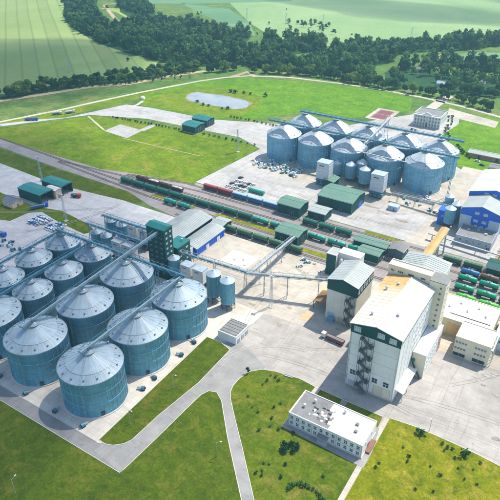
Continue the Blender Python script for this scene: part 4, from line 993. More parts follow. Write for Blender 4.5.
roof_seams(bb2, -14.8, 22.2, 0, 46, 22.2, 4.9, 'y', STEEL, 2.4)
for u in (-2.5, 3.2, 9): win(bb2, '-y', -0.14, u, 22.9, 3.0, 1.6, FRAME_W, GLASS_P, 2)
ba = thing('plant_annex', 'low concrete annex in front of the blue-banded plant', 'building', (-56.5, 388, 0.07))
shell(ba, -11.8, 12.4, -9.8, 9.2, 6.6, 0, 'flat', paint('grey_blue_render', (0.34,0.38,0.42), 0.8, 0, 0.15, 0.2, 0.35), GREYM, 0.5)
for k in range(5): win(ba, '-y', -9.8, -8.6+k*4.5, 4.2, 2.0, 1.9)
door(ba, '-y', -9.8, 10.6, 0.1, 2.2, 2.8, DARK)
for x, y in ((-6,2),(0,5),(6,1)): MB().box(x-1,x+1,y-0.8,y+0.8,6.68,7.6).build('roof_unit', STEEL, ba)
bx = thing('blue_box_building', 'plain bright blue box building beside the process tanks', 'building', (-84.8, 402.5, 0.08))
MB().box(-2.8,2.8,-3.2,5,0,11.6).build('wall', BLUE_P, bx); MB().box(-3,3,-3.4,5.2,11.6,11.95).build('roof', BLUE_P, bx)
door(bx, '-y', -3.2, 0, 0.1, 2, 2.6, DARK); win(bx, '-y', -3.2, 0.6, 7.5, 1.6, 1.4)
panel_seams(bx, '-y', -3.2, -2.8, 2.8, 0.2, 11.5, 1.4, BLUE_P)
yard_r = thing('pipe_plant', 'tangle of tanks and pipes on red brick floor right of the blue plant', 'machinery', (-34, 384, 0.07))
MB().box(-5,30,-12,12,0,0.15).build('brick_floor', ORANGE, yard_r)
rr = random.Random(8)
for k in range(14):
    x, y = rr.uniform(-4,20), rr.uniform(-11,11); r0 = rr.uniform(0.7,1.5)
    MB().rev([(r0,0.15),(r0,rr.uniform(2,6)),(0,rr.uniform(6.2,6.6))], 14, x, y).build('tank', [STEEL,CONVL,PALEBLUE,BLUE_P][k%4], yard_r, True)
for k in range(9):
    y = -11+k*2.6; z = rr.uniform(1.5,6)
    MB().tube((-5,y,z), (20,y+rr.uniform(-4,4),z+rr.uniform(-1,1)), 0.22, None, 6).build('pipe', [CONVL,STEEL,ORANGE][k%3], yard_r)

# yellow conveyor gallery over the tracks
gy = thing('conveyor_gallery', 'long ochre-roofed conveyor gallery crossing above the tracks', 'gallery', (-72.6, 292, 0.1))
MB().box(-2.3,2.3,0,69,15.5,18.6).build('gallery_wall', paint('gallery_cream_wall', (0.60,0.52,0.36), 0.8, 0, 0.15, 0.2, 0.35), gy)
MB().xprism([(-2.7,18.6),(2.7,18.6),(2.7,18.8),(0,19.5),(-2.7,18.8)], -0.3, 69.4).build('roof', YELLOWG, gy)
for k in range(14): win(gy, '+x', 2.3, 3+k*4.7, 17.3, 1.5, 1.0, FRAME_W, GLASS, 0)
for k, y in enumerate((19.5, 35, 49.5, 66)):
    m = MB()
    for sx in (-1,1):
        for dy in (-1,1): m.beam((sx*2.2,y+dy*1.4,0), (sx*1.8,y+dy*0.9,15.5), 0.4)
        for j in range(3): m.beam((sx*2.1,y-1.3,j*5), (sx*2.0,y+1.3,j*5+5), 0.18)
    for j in range(1,4): m.beam((-2.1,y,j*4.6), (2.1,y,j*4.6), 0.25)
    m.build('trestle', CONVL, gy)

# ------------------------------------------------------------------ administration office
of = thing('office_building', 'white two-storey office on the lawn with half grey half white roof', 'office', (-68.6, 178.5, 0.2))
shell(of, -18, 18.2, -8.4, 8.0, 7.6, 0, 'flat', WHITE_W, WHITE_RF, 0.45)
MB().box(-18.3,18.5,-8.7,8.3,0,0.7).build('plinth', CONC_O, of)
for k in range(12):
    u = -16.3+k*2.97
    for zz in (5.7, 2.4):
        if not (zz < 3 and k in (5,6)): win(of, '-y', -8.4, u, zz, 1.6, 2.05)
    win(of, '+y', 8.0, u, 5.7, 1.35, 1.85)
for y in (-4, 3): win(of, '+x', 18.2, y, 5.4, 1.4, 1.7)
door(of, '+x', 18.2, -0.8, 0.3, 2.2, 2.6, paint('red_brown_door', (0.35,0.10,0.08), 0.6, 0, 0.2, 0.5, 0.2))
MB().box(18.25,20.4,-4.5,3.5,0,0.9).build('side_steps', paint('red_brown_tiles', (0.20,0.095,0.07), 0.8, 0, 0.2, 0.6, 0.3), of)
MB().box(-18.08,18.28,-8.52,-8.4,3.95,4.15).build('string_course', CONC_O, of)
for x in (-17.7, -6, 6, 17.9): MB().tube((x,-8.58,0.7), (x,-8.58,7.4), 0.10, None, 6).build('downpipe', STEEL, of)
for k in range(12):
    for zz in (4.66, 1.36): MB().box(-16.3+k*2.97-0.8,-16.3+k*2.97+0.8,-8.62,-8.4,zz-0.02,zz+0.1).build('window_sill', CONC_O, of)
door(of, '-y', -8.4, 0, 0.3, 2.6, 2.8, BLUE_P); MB().box(-2.6,2.6,-10.6,-8.45,3.4,3.65).build('porch_roof', GREYM, of)
MB().box(-2.4,2.4,-10.8,-8.45,0,0.35).build('porch_step', CONC_O, of)
for sx in (-2.2,2.2): MB().beam((sx,-10.4,0.3), (sx,-10.4,3.4), 0.22).build('porch_post', STEEL, of)
ro = random.Random(5)                                   # worn grey roofing sheets on the left half
for i in range(9):
    for j in range(6):
        x = -17.5+i*2.1; y = -7.9+j*2.6
        if (i >= 8 and j > 1) or (i > 6 and j in (4,5)) or (i > 7 and j > 0): continue
        z = 7.69+ro.uniform(0,0.05)
        MB().box(x+0.012,x+2.088,y+0.012,y+2.588,7.683,z+0.02).build('roofing_sheet', GREYM, of)
for k in range(40):                                      # loose curled sheets along the torn edge
    x = -7.5+ro.uniform(-2,9); y = -4+ro.uniform(-1.2,6.5); a = ro.uniform(0,3)
    c, s = 0.2+abs(math.cos(a))*ro.uniform(0.2,0.9), 0.2+abs(math.sin(a))*ro.uniform(0.2,0.7)
    MB().add([(x-c,y-s,7.8),(x+c,y-s,7.8),(x+c,y+s,8.0+ro.uniform(0,.25)),(x-c,y+s,8.0),(x-c,y-s,7.72),(x+c,y-s,7.72),(x+c,y+s,7.74),(x-c,y+s,7.74)], [(4,7,6,5),(0,1,2,3),(0,4,5,1),(1,5,6,2),(2,6,7,3),(3,7,4,0)]).build('loose_sheet', [WHITE_RF,GREYM,DARK][k%3], of)
for x, y in ((11.5,1.5),(12.5,-2.6)): MB().box(x-0.7,x+0.7,y-0.6,y+0.6,7.69,8.5).build('skylight', GREYM, of)
for x, y in ((-10.5,3.6),(-13.5,-1.5),(4,5.2)): MB().rev([(0.5,7.68),(0.5,9),(0.75,9.1),(0.6,9.6),(0,9.7)], 12, x, y).build('roof_vent', WHITE_RF, of)

# ------------------------------------------------------------------ far side buildings
pal = thing('white_palace', 'white colonnaded three-storey building beyond the far silos', 'building', (-162, 615, 0.1))
shell(pal, -14.5, 14, -8, 14, 12.5, 0, 'flat', WHITE_W, GREYM, 0.9)
for k in range(9):
    if k in (4,): continue
    for zz in (2.6, 6.2, 10.2): win(pal, '-y', -8, -12.4+k*3.1, zz, 1.5, 2.2)
for k in range(5): win(pal, '+x', 14, -5.5+k*4, 6.2, 1.5, 2.2); win(pal, '+x', 14, -5.5+k*4, 10.2, 1.5, 2.2)
for k in range(10): MB().tube((-14+k*3.1,-9.6,0), (-14+k*3.1,-9.6,11.4), 0.42, 0.36, 10).build('column', WHITE_W, pal)
MB().box(-15,14.5,-10.4,-8.05,11.4,12.3).build('entablature', WHITE_W, pal); door(pal, '-y', -8, 0, 0.1, 2.4, 4, BROWN)
MB().xprism([(-5,13.4),(5,13.4),(0,15.8)], -9.6, -8.6).build('pediment', WHITE_W, pal)
ct = thing('sports_court', 'red sports court with white border on the bright field', 'court', (-216, 620, 0.1))
MB().box(-13,13,-20.5,20.5,-0.05,0.05).build('border', C_YARD, ct); MB().box(-9,9,-16.5,16.5,0.05,0.09).build('court_surface', RED_S, ct)
m = MB()
for a in ((-8.4,8.4,-15.8,-15.5),(-8.4,8.4,15.5,15.8),(-8.4,-8.1,-15.5,15.5),(8.1,8.4,-15.5,15.5),(-8.1,8.1,-0.15,0.15)): m.box(*a,0.09,0.11)
m.build('court_lines', WHITE_RF, ct)
for sx in (-1,1):
    for k in range(5): MB().beam((sx*12.5,-20+k*10,0), (sx*12.5,-20+k*10,3.2), 0.2).build('fence_post', STEEL, ct)
shed('long_store','long low store with rusty orange front at the right edge meadow',-103,-58,546,556,4.2,1.4,'x',ORANGE,GREY_R,0.09,'shed',[('-y',-12,3,3,DARK),('-y',4,3,3,DARK)])
shed('long_store','grey machine shed with parked plant at the right picture edge',-78,-50,520,530,4.4,1.0,'x',STEEL,GREYM,0.09,'shed',[('-y',0,4,3.2,DARK)])
hr = [(-156,812,'white-walled house with grey roof among the village trees',9),(-178,848,'small pale house near the crossing of the dirt road',7),(-196,772,'low house with orange roof behind the road trees',7),(-243,828,'pale barn at the clearing by the dirt road',8),(-120,775,'white cottage close to the road at the right edge',8),(-95,800,'orange-roofed house at the far right edge',9),(-330,868,'pale farm hut at the edge of the wood',6)]
for k, (x, y, lb, s) in enumerate(hr):
    shed('village_house', lb, x-s*0.7, x+s*0.7, y-s*0.5, y+s*0.5, 3.4, 2.6, 'x', WHITE_W if k % 2 == 0 else PEACH, [GREYM,ORANGE,STEEL][k%3], 0.0, 'house', [('-y',1.6,1.2,2.2,BROWN)], [('-y',-2.4,2.0,1.3,1.3)], False)
dm = thing('white_dome', 'small white dome hut at the meadow path', 'dome', (-483,521,0.1))
MB().rev([(3.2,0),(3.1,1.2),(2.6,2.4),(1.6,3.3),(0.5,3.8),(0,3.85)], 20).build('shell', WHITE_RF, dm, True); MB().box(-0.8,0.8,-3.5,-2.6,0,2).build('door', STEEL, dm)

# ------------------------------------------------------------------ railway
TRACK_Y = [307.0, 319.5, 329.5, 340.5, 349.5, 356.2]
def track(y, x0, x1, left=None):
    t = thing('railway_track', '', ''); del t['label']; del t['category']; t['kind'] = 'structure'
    pts = ([left] if left else []) + [(x0,y),(x1,y)]
    for s in (-0.78, 0.78):
        m = MB()
        for a, b in zip(pts, pts[1:]): m.beam((a[0],a[1]+s,0.36), (b[0],b[1]+s,0.36), 0.16, 0.2)
        m.build('rail', RAIL, t)
    m = MB()
    for a, b in zip(pts, pts[1:]):
        n = int(math.hypot(b[0]-a[0],b[1]-a[1])/1.1); rz = math.atan2(b[1]-a[1], b[0]-a[0])
        for k in range(n):
            f = (k+0.5)/n; x = a[0]+(b[0]-a[0])*f; yy = a[1]+(b[1]-a[1])*f
            m.beam((x+1.35*math.sin(rz),yy-1.35*math.cos(rz),0.2), (x-1.35*math.sin(rz),yy+1.35*math.cos(rz),0.2), 0.3, 0.16)
    m.build('sleepers', paint('grey_sleepers', (0.20,0.17,0.15), 0.9, 0, 0.3, 0.3, 0.3, True, False), t, False, 'stuff')
    return t
track(TRACK_Y[0], -262, 130); track(TRACK_Y[1], -300, 130, (-420,331)); track(TRACK_Y[2], -330, 130, (-640,350))
track(TRACK_Y[3], -330, 130, (-420,333)); track(TRACK_Y[4], -270, 130, (-345,342)); track(TRACK_Y[5], -290, 130, (-345,344))

def bogies(t, L):
    for sx in (-1, 1):
        b = MB().box(sx*L*0.33-1.5,sx*L*0.33+1.5,-1.0,1.0,0.55,0.95).build('bogie', DARK, t)
        m = MB()
        for dx in (-0.95, 0.95):
            for sy in (-0.8, 0.8): m.tube((sx*L*0.33+dx,sy-0.08,0.48), (sx*L*0.33+dx,sy+0.08,0.48), 0.48, None, 10)
        m.build('wheels', DARK, b)
    for sx in (-1,1): MB().tube((sx*L*0.46,0,1.0), (sx*L*0.53,0,1.0), 0.15, None, 6).build('coupler', DARK, t)
def hopper_wagon(mat, rmat):
    L = 12.6; t = thing('hopper_wagon', 'x', 'wagon'); bogies(t, L)
    MB().box(-L/2,L/2,-1.3,1.3,0.95,1.25).build('frame', DARK, t)
    MB().yprism([(-1.55,2.0),(1.55,2.0),(1.6,4.0),(1.25,4.35),(-1.25,4.35),(-1.6,4.0)], -L*0.46, L*0.46).build('body', mat, t)
    MB().yprism([(-1.28,4.35),(1.28,4.35),(0.7,4.7),(-0.7,4.7)], -L*0.465, L*0.465).build('roof', rmat, t)
    for k in range(4):
        x = -L*0.34+k*L*0.227
        MB().add([(x-1.2,-1.4,2.0),(x+1.2,-1.4,2.0),(x+1.2,1.4,2.0),(x-1.2,1.4,2.0),(x-0.3,-0.5,0.9),(x+0.3,-0.5,0.9),(x+0.3,0.5,0.9),(x-0.3,0.5,0.9)], [(0,1,2,3),(4,7,6,5),(0,4,5,1),(1,5,6,2),(2,6,7,3),(3,7,4,0)]).build('hopper', mat, t)
        MB().box(x-0.9,x+0.9,-0.45,0.45,4.7,4.85).build('hatch', rmat, t)
    m = MB()
    for k in range(9):
        x = -L*0.44+k*L*0.11
        for s in (-1,1): m.beam((x,s*1.62,2.0), (x,s*1.66,4.0), 0.14)
    m.build('side_ribs', mat, t)
    MB().box(-L/2,-L*0.465,-1.3,1.3,1.25,1.35).box(L*0.465,L/2,-1.3,1.3,1.25,1.35).build('end_platforms', DARK, t); return t
def tank_wagon(mat):
    L = 12.2; t = thing('tank_wagon', 'x', 'wagon'); bogies(t, L)
    MB().box(-L/2,L/2,-0.7,0.7,0.95,1.3).build('frame', DARK, t)
    r = 1.55; m = MB(); n = 20; vs = []; fs = []
    prof = [(-L*0.475,0.0),(-L*0.47,0.7),(-L*0.455,1.2),(-L*0.43,r),(L*0.43,r),(L*0.455,1.2),(L*0.47,0.7),(L*0.475,0.0)]
    for k in range(n):
        a = 2*math.pi*k/n; vs += [(x, q*math.cos(a), 2.85+q*math.sin(a)) for x, q in prof]
    for k in range(n): fs += [(k*8+j, k*8+j+1, ((k+1)%n)*8+j+1, ((k+1)%n)*8+j) for j in range(7)]
    m.add(vs, fs).build('tank', mat, t, True)
    for x in (-L*0.25, 0, L*0.25):
        m = MB(); vs = []; fs = []
        for k in range(n):
            a = 2*math.pi*k/n; vs += [(x+dx, (r+0.04)*math.cos(a), 2.85+(r+0.04)*math.sin(a)) for dx in (-0.1,0.1)]
        for k in range(n): fs.append((2*k,2*k+1,2*((k+1)%n)+1,2*((k+1)%n)))
        m.add(vs, fs).build('band', mat, t)
    MB().rev([(0.6,4.2),(0.6,4.8),(0.3,4.95),(0,4.95)], 14).build('dome', mat, t)
    m = MB().box(-1.6,1.6,-0.9,-0.55,4.35,4.42).box(-1.6,1.6,0.55,0.9,4.35,4.42); m.build('walkway', STEEL, t)
    m = MB()
    for s in (-0.25,0.25): m.beam((1.2+s,-1.75,0.9), (1.2+s,-1.2,4.5), 0.07)
    m.build('ladder', STEEL, t); return t
def box_wagon(mat, rmat):
    L = 13.6; t = thing('box_wagon', 'x', 'wagon'); bogies(t, L)
    MB().box(-L/2,L/2,-1.35,1.35,0.95,1.25).build('frame', DARK, t)
    MB().box(-L*0.485,L*0.485,-1.5,1.5,1.25,4.0).build('body', mat, t)
    MB().yprism([(-1.6,4.0),(1.6,4.0),(1.1,4.45),(0,4.65),(-1.1,4.45)], -L*0.49, L*0.49).build('roof', rmat, t)
    for s in (-1,1): MB().box(-1.1,1.1,s*1.5-0.08,s*1.5+0.08,1.3,3.8).build('door', mat, t)
    m = MB()
    for k in range(10):
        x = -L*0.47+k*L*0.1044
        if abs(x) > 1.2:
            for s in (-1,1): m.box(x-0.07,x+0.07,s*1.5-0.1,s*1.5+0.1,1.3,3.95)
    m.build('side_ribs', mat, t); return t
def gondola(mat, load):
    L = 12.0; t = thing('gondola_wagon', 'x', 'wagon'); bogies(t, L)
    MB().box(-L/2,L/2,-1.35,1.35,0.95,1.25).build('frame', DARK, t)
    m = MB().box(-L*0.48,L*0.48,-1.5,-1.38,1.25,3.2).box(-L*0.48,L*0.48,1.38,1.5,1.25,3.2).box(-L*0.48,-L*0.47,-1.38,1.38,1.25,3.2).box(L*0.47,L*0.48,-1.38,1.38,1.25,3.2); m.build('body', mat, t)
    r0 = random.Random(3); vs = []; fs = []; nx, ny = 14, 5
    for i in range(nx+1):
        for j in range(ny+1):
            e = min(i,nx-i,j*2,(ny-j)*2); vs.append((-L*0.47+L*0.94*i/nx, -1.37+2.74*j/ny, 2.6+0.35*min(e,3)+r0.uniform(-.2,.25)))
    for i in range(nx):
        for j in range(ny): a = i*(ny+1)+j; fs.append((a,a+ny+1,a+ny+2,a+1))
    MB().add(vs, fs).build('load', load, t); return t
HGREEN = paint('hopper_green', (0.012,0.130,0.085), 0.55, 0.1, 0.25, 0.2, 0.35); OLIVE = paint('hopper_olive', (0.032,0.115,0.060), 0.6, 0.1, 0.25, 0.2, 0.4)
TGREEN = paint('tank_emerald', (0.006,0.30,0.165), 0.4, 0.1, 0.12, 0.2, 0.2); TTEAL = paint('tank_teal', (0.008,0.285,0.185), 0.4, 0.1, 0.12, 0.2, 0.2); TLIME = paint('tank_lime', (0.07,0.46,0.04), 0.4, 0.1, 0.12, 0.2, 0.2)
WRED = paint('wagon_red', (0.17,0.022,0.030), 0.55, 0.1, 0.2, 0.2, 0.3); WREDR = paint('wagon_red_roof', (0.26,0.055,0.06), 0.55, 0.1, 0.2, 0.2, 0.3)
WBLUE = paint('wagon_blue', (0.03,0.12,0.30), 0.55, 0.1, 0.2, 0.2, 0.3); WBLUER = paint('wagon_pale_blue_roof', (0.27,0.42,0.55), 0.55, 0.1, 0.2, 0.2, 0.3)
TBLUE = paint('tank_blue', (0.03,0.16,0.36), 0.45, 0.1, 0.15, 0.2, 0.3); TBROWN = paint('tank_brown', (0.17,0.085,0.055), 0.6, 0.1, 0.2, 0.2, 0.4)
WBROWN = paint('wagon_brown', (0.075,0.028,0.024), 0.7, 0.1, 0.3, 0.2, 0.3)
def run(proto, xs, y, phrase, group, lx=1.0):
    for k, x in enumerate(xs):
        proto.put((x, y, 0.46), random.Random(x).uniform(-0.004,0.004), phrase % ORD[k], group, (lx,1,1))
pg = Proto(hopper_wagon(HGREEN, HGREEN)); po = Proto(hopper_wagon(OLIVE, paint('hopper_olive_roof', (0.085,0.175,0.105), 0.6, 0.1, 0.2, 0.2, 0.3)))
run(pg, [-332.5+13.3*k for k in range(10)], TRACK_Y[2], 'dark green hopper wagon, %s from the left on the long third track', 'dark green hopper wagons')
run(po, [-212+13.4*k for k in range(5)], TRACK_Y[0], 'olive hopper wagon, %s from the left at the yard edge track', 'olive hopper wagons on the near track')
run(pg, [-166+13.4*k for k in range(3)], TRACK_Y[4]-3.0, 'green hopper wagon, %s from the left below the green hall', 'green hopper wagons by the green hall')
run(po, [-62+13.4*k for k in range(2)], TRACK_Y[4]+1.0, 'olive green hopper wagon, %s from the gallery beside the blue plant', 'olive hopper wagons by the blue plant')
pt = Proto(tank_wagon(TTEAL)); pe = Proto(tank_wagon(TGREEN)); pl = Proto(tank_wagon(TLIME))
run(pt, [-276,-262.5], TRACK_Y[1]-1.5, 'teal tank wagon, %s from the left beside the grey warehouse', 'teal tank wagons by the warehouse')
run(pt, [-199,-183.4,-167.8,-152.2,-136.6,-121], TRACK_Y[2]-0.3, 'long teal tank wagon, %s behind the hopper train', 'teal tank wagons behind the hopper train', 1.2)
run(pe, [-47.5,-34.5,-21.5], TRACK_Y[2]+3.5, 'emerald tank wagon, %s from the left in the rear row at the right edge', 'rear row of emerald tank wagons')
run(pe, [-46.5,-33.3,-20.1], TRACK_Y[1]+2, 'emerald tank wagon, %s from the left in the middle row at the right edge', 'middle row of emerald tank wagons')
run(pl, [-43,-29.8,-16.6], TRACK_Y[0]+4.5, 'lime green tank wagon, %s from the left in the nearest row', 'lime tank wagons')
Proto(tank_wagon(TBLUE)).put((-48,TRACK_Y[3]+0.5,0.46), 0, 'blue tank wagon behind the emerald ones at the right')
Proto(tank_wagon(TBROWN)).put((-36,TRACK_Y[3]+0.8,0.46), 0, 'rusty brown tank wagon coupled behind the blue one')
pr = Proto(box_wagon(WRED, WREDR)); pb = Proto(box_wagon(WBLUE, WBLUER))
run(pr, [-263.8,-249.4], TRACK_Y[5], 'dark red box wagon, %s of the two on the far track', 'red box wagons')
run(pb, [-234.8,-220.4,-206], TRACK_Y[5], 'blue box wagon with pale roof, %s behind the red ones', 'blue box wagons')
LOADW = paint('white_bagged_load', (0.60,0.58,0.56), 0.8, 0, 0.4, 0.8, 0.5, False, False); LOADD = paint('dark_scrap_load', (0.08,0.05,0.045), 0.9, 0, 0.5, 0.8, 0.4, False, False)
ga = Proto(gondola(WBROWN, LOADD)); gb = Proto(gondola(WBROWN, LOADW))
for k, (p, x) in enumerate(((ga,-325),(gb,-312.4),(ga,-299.8),(gb,-287.2))):
    p.put((x,TRACK_Y[3],0.46), 0, ['brown open wagon with dark scrap, leftmost of the short train','brown open wagon with white load, second of the short train','brown open wagon with dark scrap, third of the short train','brown open wagon with white load, last of the short train'][k], 'brown open wagons')
st = thing('storage_tank', 'green horizontal tank lying behind the blue wagons', 'tank', (-229,372,0.07))
MB().tube((-7,0,1.9), (7,0,1.9), 1.6, None, 18).build('shell', TTEAL, st)
for x in (-4.5,4.5): MB().box(x-0.4,x+0.4,-1.3,1.3,0,0.9).build('saddle', CONC_O, st)

# ------------------------------------------------------------------ vehicles
def make_car(mat, van=False):
    t = thing('parked_car', 'x', 'car')
    if van: body = [(-2.6,0.45),(2.5,0.45),(2.6,1.1),(1.9,1.35),(1.35,2.2),(-2.6,2.25)]; cab = [(1.30,1.4),(1.78,1.4),(1.32,2.05),(1.1,2.05)]
    else: body = [(-2.2,0.35),(2.2,0.35),(2.25,0.8),(1.3,0.98),(-1.9,1.02),(-2.25,0.85)]; cab = [(-1.75,1.0),(1.15,0.96),(0.35,1.48),(-1.2,1.5)]
    m = MB(); w = 0.92
    def sweep(prof, w):
        n = len(prof); mm = MB(); mm.add([(x,-w,z) for x,z in prof]+[(x,w,z) for x,z in prof], [tuple(range(n)), tuple(range(n,2*n))[::-1]]+[(i,i+n,(i+1)%n+n,(i+1)%n) for i in range(n)]); return mm
    sweep(body, w).build('body', mat, t); sweep(cab, 0.80 if not van else 0.94).build('windows', GLASS, t)
    if not van: sweep([(-1.1,1.49),(0.3,1.475),(0.2,1.53),(-1.05,1.545)], 0.74).build('roof', mat, t)
    for sx in (-1.35,1.35):
        for sy in (-0.86,0.86): MB().tube((sx,sy-0.1,0.33), (sx,sy+0.1,0.33), 0.33, None, 10).build('wheel', TYRE, t)
    return t
CARP = [('white',(0.72,0.73,0.74)),('silver',(0.42,0.45,0.48)),('pale blue',(0.35,0.52,0.66)),('dark',(0.04,0.05,0.06)),('blue',(0.05,0.20,0.42))]
CARS = {n: Proto(make_car(paint('car_'+n.replace(' ','_'), c, 0.3, 0.1, 0.05, 1, 0.05))) for n, c in CARP}
rc = random.Random(21)
def lot(spots, where, group, weights=('white','silver','pale blue','dark','white','white')):
    NC = {}
    for x, y, a in sorted(spots):
        n = rc.choice(weights); s = rc.uniform(1.0, 1.12); NC[n] = NC.get(n, 0)+1
        CARS[n].put((x, y, 0.07), R(a+rc.uniform(-4,4)), n+' car '+where+', '+ORD[min(11,NC[n]-1)]+' '+n+' from left', group, s)
lot([(-256+ (k%5)*4.2+rc.uniform(-.4,.4), 370+(k//5)*6.6+rc.uniform(-.5,.5), 66) for k in range(16)], 'parked in the lot behind the red wagons', 'cars behind the red wagons')
lot([(-347+i*3.0+rc.uniform(-.5,.5), 238.5+j*4.6+rc.uniform(-.5,.5), 82) for j in range(3) for i in range(10) if rc.random() < 0.88], 'in the rows left of the near silos', 'cars in rows left of the near silos', ('white','pale blue','silver','white','pale blue','blue'))
lot([(-86,531,0),(-78,533,10),(-92,538,5),(-70,536,0)], 'by the grey machine shed at the right', 'cars at the right machine shed')
lot([(-150,588,90),(-146,588,90),(-142,589,90),(-168,590,92),(-172,590,88)], 'in front of the white palace', 'cars at the palace')
# lorries
def make_lorry(cabm, boxm, L=13.5, tanker=False):
    t = thing('lorry', 'x', 'lorry'); h = L/2
    MB().box(-h,h,-0.7,0.7,0.75,1.0).build('chassis', DARK, t)
    c = MB().yprism([(-1.2,0.6),(1.2,0.6),(1.2,3.3),(-1.2,3.3)], h-2.3, h).build('cab', cabm, t)
    MB().box(h,h+0.04,-1.05,1.05,2.0,3.0).build('windscreen', GLASS, c)
    if tanker: MB().tube((-h,0,2.3), (h-3,0,2.3), 1.25, None, 16).build('tank', boxm, t)
    else:
        m = MB().box(-h,h-3,-1.25,-1.15,1.0,2.9).box(-h,h-3,1.15,1.25,1.0,2.9).box(-h,-h+0.1,-1.15,1.15,1.0,2.9).box(h-3.1,h-3,-1.15,1.15,1.0,2.9).box(-h+0.1,h-3.1,-1.15,1.15,1.0,1.1); m.build('body', boxm, t)
        MB().yprism([(-1.14,1.2),(1.14,1.2),(1.14,2.6),(0,2.95),(-1.14,2.6)], -h+0.12, h-3.12).build('tarpaulin', GREYM, t)
    for x in (h-1.3, h-5.2, -h+3.4, -h+2.0):
        for s in (-1.05,1.05): MB().tube((x,s-0.15,0.5), (x,s+0.15,0.5), 0.5, None, 12).build('wheel', TYRE, t)
    return t
lw = Proto(make_lorry(WHITE_RF, paint('lorry_maroon', (0.17,0.04,0.045), 0.5, 0, 0.2, 0.5, 0.3)))
lw.put((-95,235.4,0.09), R(176), 'white-cabbed grain lorry with maroon body between the two mills')
lb = Proto(make_lorry(BLUE_P, WBLUE)); lb.put((-533,396,0.07), R(35), 'blue lorry on the far left concrete road'); lb.put((-359,258,0.1), R(60), 'blue lorry beside the parked cars on the left hardstanding')
lt = Proto(make_lorry(WHITE_RF, CONVL, 11, True)); lt.put((-525,425,0.07), R(50), 'white tanker lorry on the far left concrete road'); lt.put((-516,436,0.07), R(60), 'second white tanker, nearer the meadow corner on the far road')
lr = Proto(make_lorry(paint('lorry_red', (0.42,0.03,0.02), 0.5, 0, 0.1, 0.5, 0.2), DARK, 8)); lr.put((-349,287,0.07), R(20), 'small red lorry right of the open green sheds')
lb.put((-350,213,0.07), R(10), 'blue lorry among the wrecks at the left edge'); 
# scrap and machinery parts
def make_heap(seed, mats):
    r0 = random.Random(seed); t = thing('machinery_heap', 'x', 'machinery')
    for k in range(7):
        x, y = r0.uniform(-1.4,1.4), r0.uniform(-1.2,1.2); z = r0.uniform(0.5,1.7); a = r0.uniform(0,3.1); l = r0.uniform(0.6,2.2)
        m = MB()
        if k % 3 == 0: m.tube((x,y,0.1), (x,y,z+0.5), r0.uniform(0.4,0.8), None, 10)
        else: m.beam((x-l*math.cos(a)/2,y-l*math.sin(a)/2,z*0.4), (x+l*math.cos(a)/2,y+l*math.sin(a)/2,z*0.5), r0.uniform(0.5,1.1), z)
        m.build('piece', mats[k%len(mats)], t)
    return t
HE = [Proto(make_heap(1,[FRAME_W,STEEL,CONV])), Proto(make_heap(2,[CONV,DARK,PALEBLUE])), Proto(make_heap(3,[PALEBLUE,FRAME_W,DARK])), Proto(make_heap(4,[STEEL,TTEAL,FRAME_W]))]
rs = random.Random(4)
for k in range(64):
    x = rs.uniform(-264,-216); y = rs.uniform(419,437)-(x+264)*0.05
    HE[k%4].put((x,y,0.08), rs.uniform(0,6), ('bright','teal','pale blue','grey')[k%4]+' heap of machinery parts by the far left silo, '+('left part','middle part','right part')[min(2,int((x+264)/16))]+(' in front',' at the back')[y > 427], 'machinery heaps by the far silos', rs.uniform(0.8,1.5))
for k, (x, y) in enumerate([(-336,204),(-330,207),(-324,205),(-319,208),(-340,210),(-333,212),(-345,206)]): HE[1].put((x,y,0.07), rs.uniform(0,6), 'dark heap of wreckage at the left picture edge', 'wreck heaps at the left edge', rs.uniform(1,1.5))
for k in range(14): HE[(1,3,2)[k%3]].put((rs.uniform(-128,-92), rs.uniform(412,440), 0.09), rs.uniform(0,6), ('small ','larger ','')[k%3]+('dark','teal','pale blue')[k%3]+' pile of parts by the right far silos, '+('left','middle','right')[k//5]+' group', 'part piles by the right far silos', rs.uniform(0.7,1.3))
for k in range(12): HE[k%4].put((rs.uniform(-150,-120), rs.uniform(290,301), 0.1), rs.uniform(0,6), ('bright','teal','pale blue','grey')[k%4]+' small pile of parts in the yard near the narrow tower, '+('front','middle','back')[k//4], 'part piles in the yard', rs.uniform(0.5,0.9))
cbx = thing('kiosk', 'small grey cabin on the far yard below the right silos', 'cabin', (-123,405,0.08)); shell(cbx,-4,4,-3,3,3.6,0,'flat',PALEBLUE,STEEL,0.2); door(cbx,'-y',-3,1,0.1,1.2,2.2,DARK); win(cbx,'-y',-3,-2,2,1.4,1.2)

GREY_SPOT = concrete('oil_stain', (0.36,0.34,0.31), True, 0.4)
# white slab and puddles in the yard
ws = MB().prism([(-195,271),(-174.5,270.2),(-174,286),(-195,286.5)], 0.0, 0.12).build('white_slab', concrete('new_white_concrete', (0.80,0.79,0.75), True, 0.18)); struct(ws)
def blotch(name, x, y, rx, ry, z, mat, seed=0, n=90):
    """ragged spill: an outline broken up by several scales of noise"""
    r0 = random.Random(seed); pts = []
    for k in range(n):
        a = 2*math.pi*k/n; c, s = math.cos(a), math.sin(a)
        q = 0.75+0.55*noise.noise((c*1.3+seed*3.1,s*1.3,seed*0.7))+0.38*noise.noise((c*3.7,s*3.7+seed*1.9,1.3))+0.25*noise.noise((c*9,s*9,seed*2.3))
        pts.append((x+rx*max(0.12,q)*c, y+ry*max(0.12,q)*s))
    m = MB(); m.add([(x,y,z)]+[(a,b,z) for a,b in pts], [(0,k+1,(k+1)%n+1) for k in range(n)]); return struct(m.build(name, mat))
MUD = concrete('damp_earth', (0.33,0.275,0.205), True, 0.4); GRAIN = concrete('spilled_grain', (0.58,0.44,0.26), True, 0.3); SCUFF = concrete('scuffed_concrete', (0.41,0.38,0.335), True, 0.5)
k = 0; rb = random.Random(12)
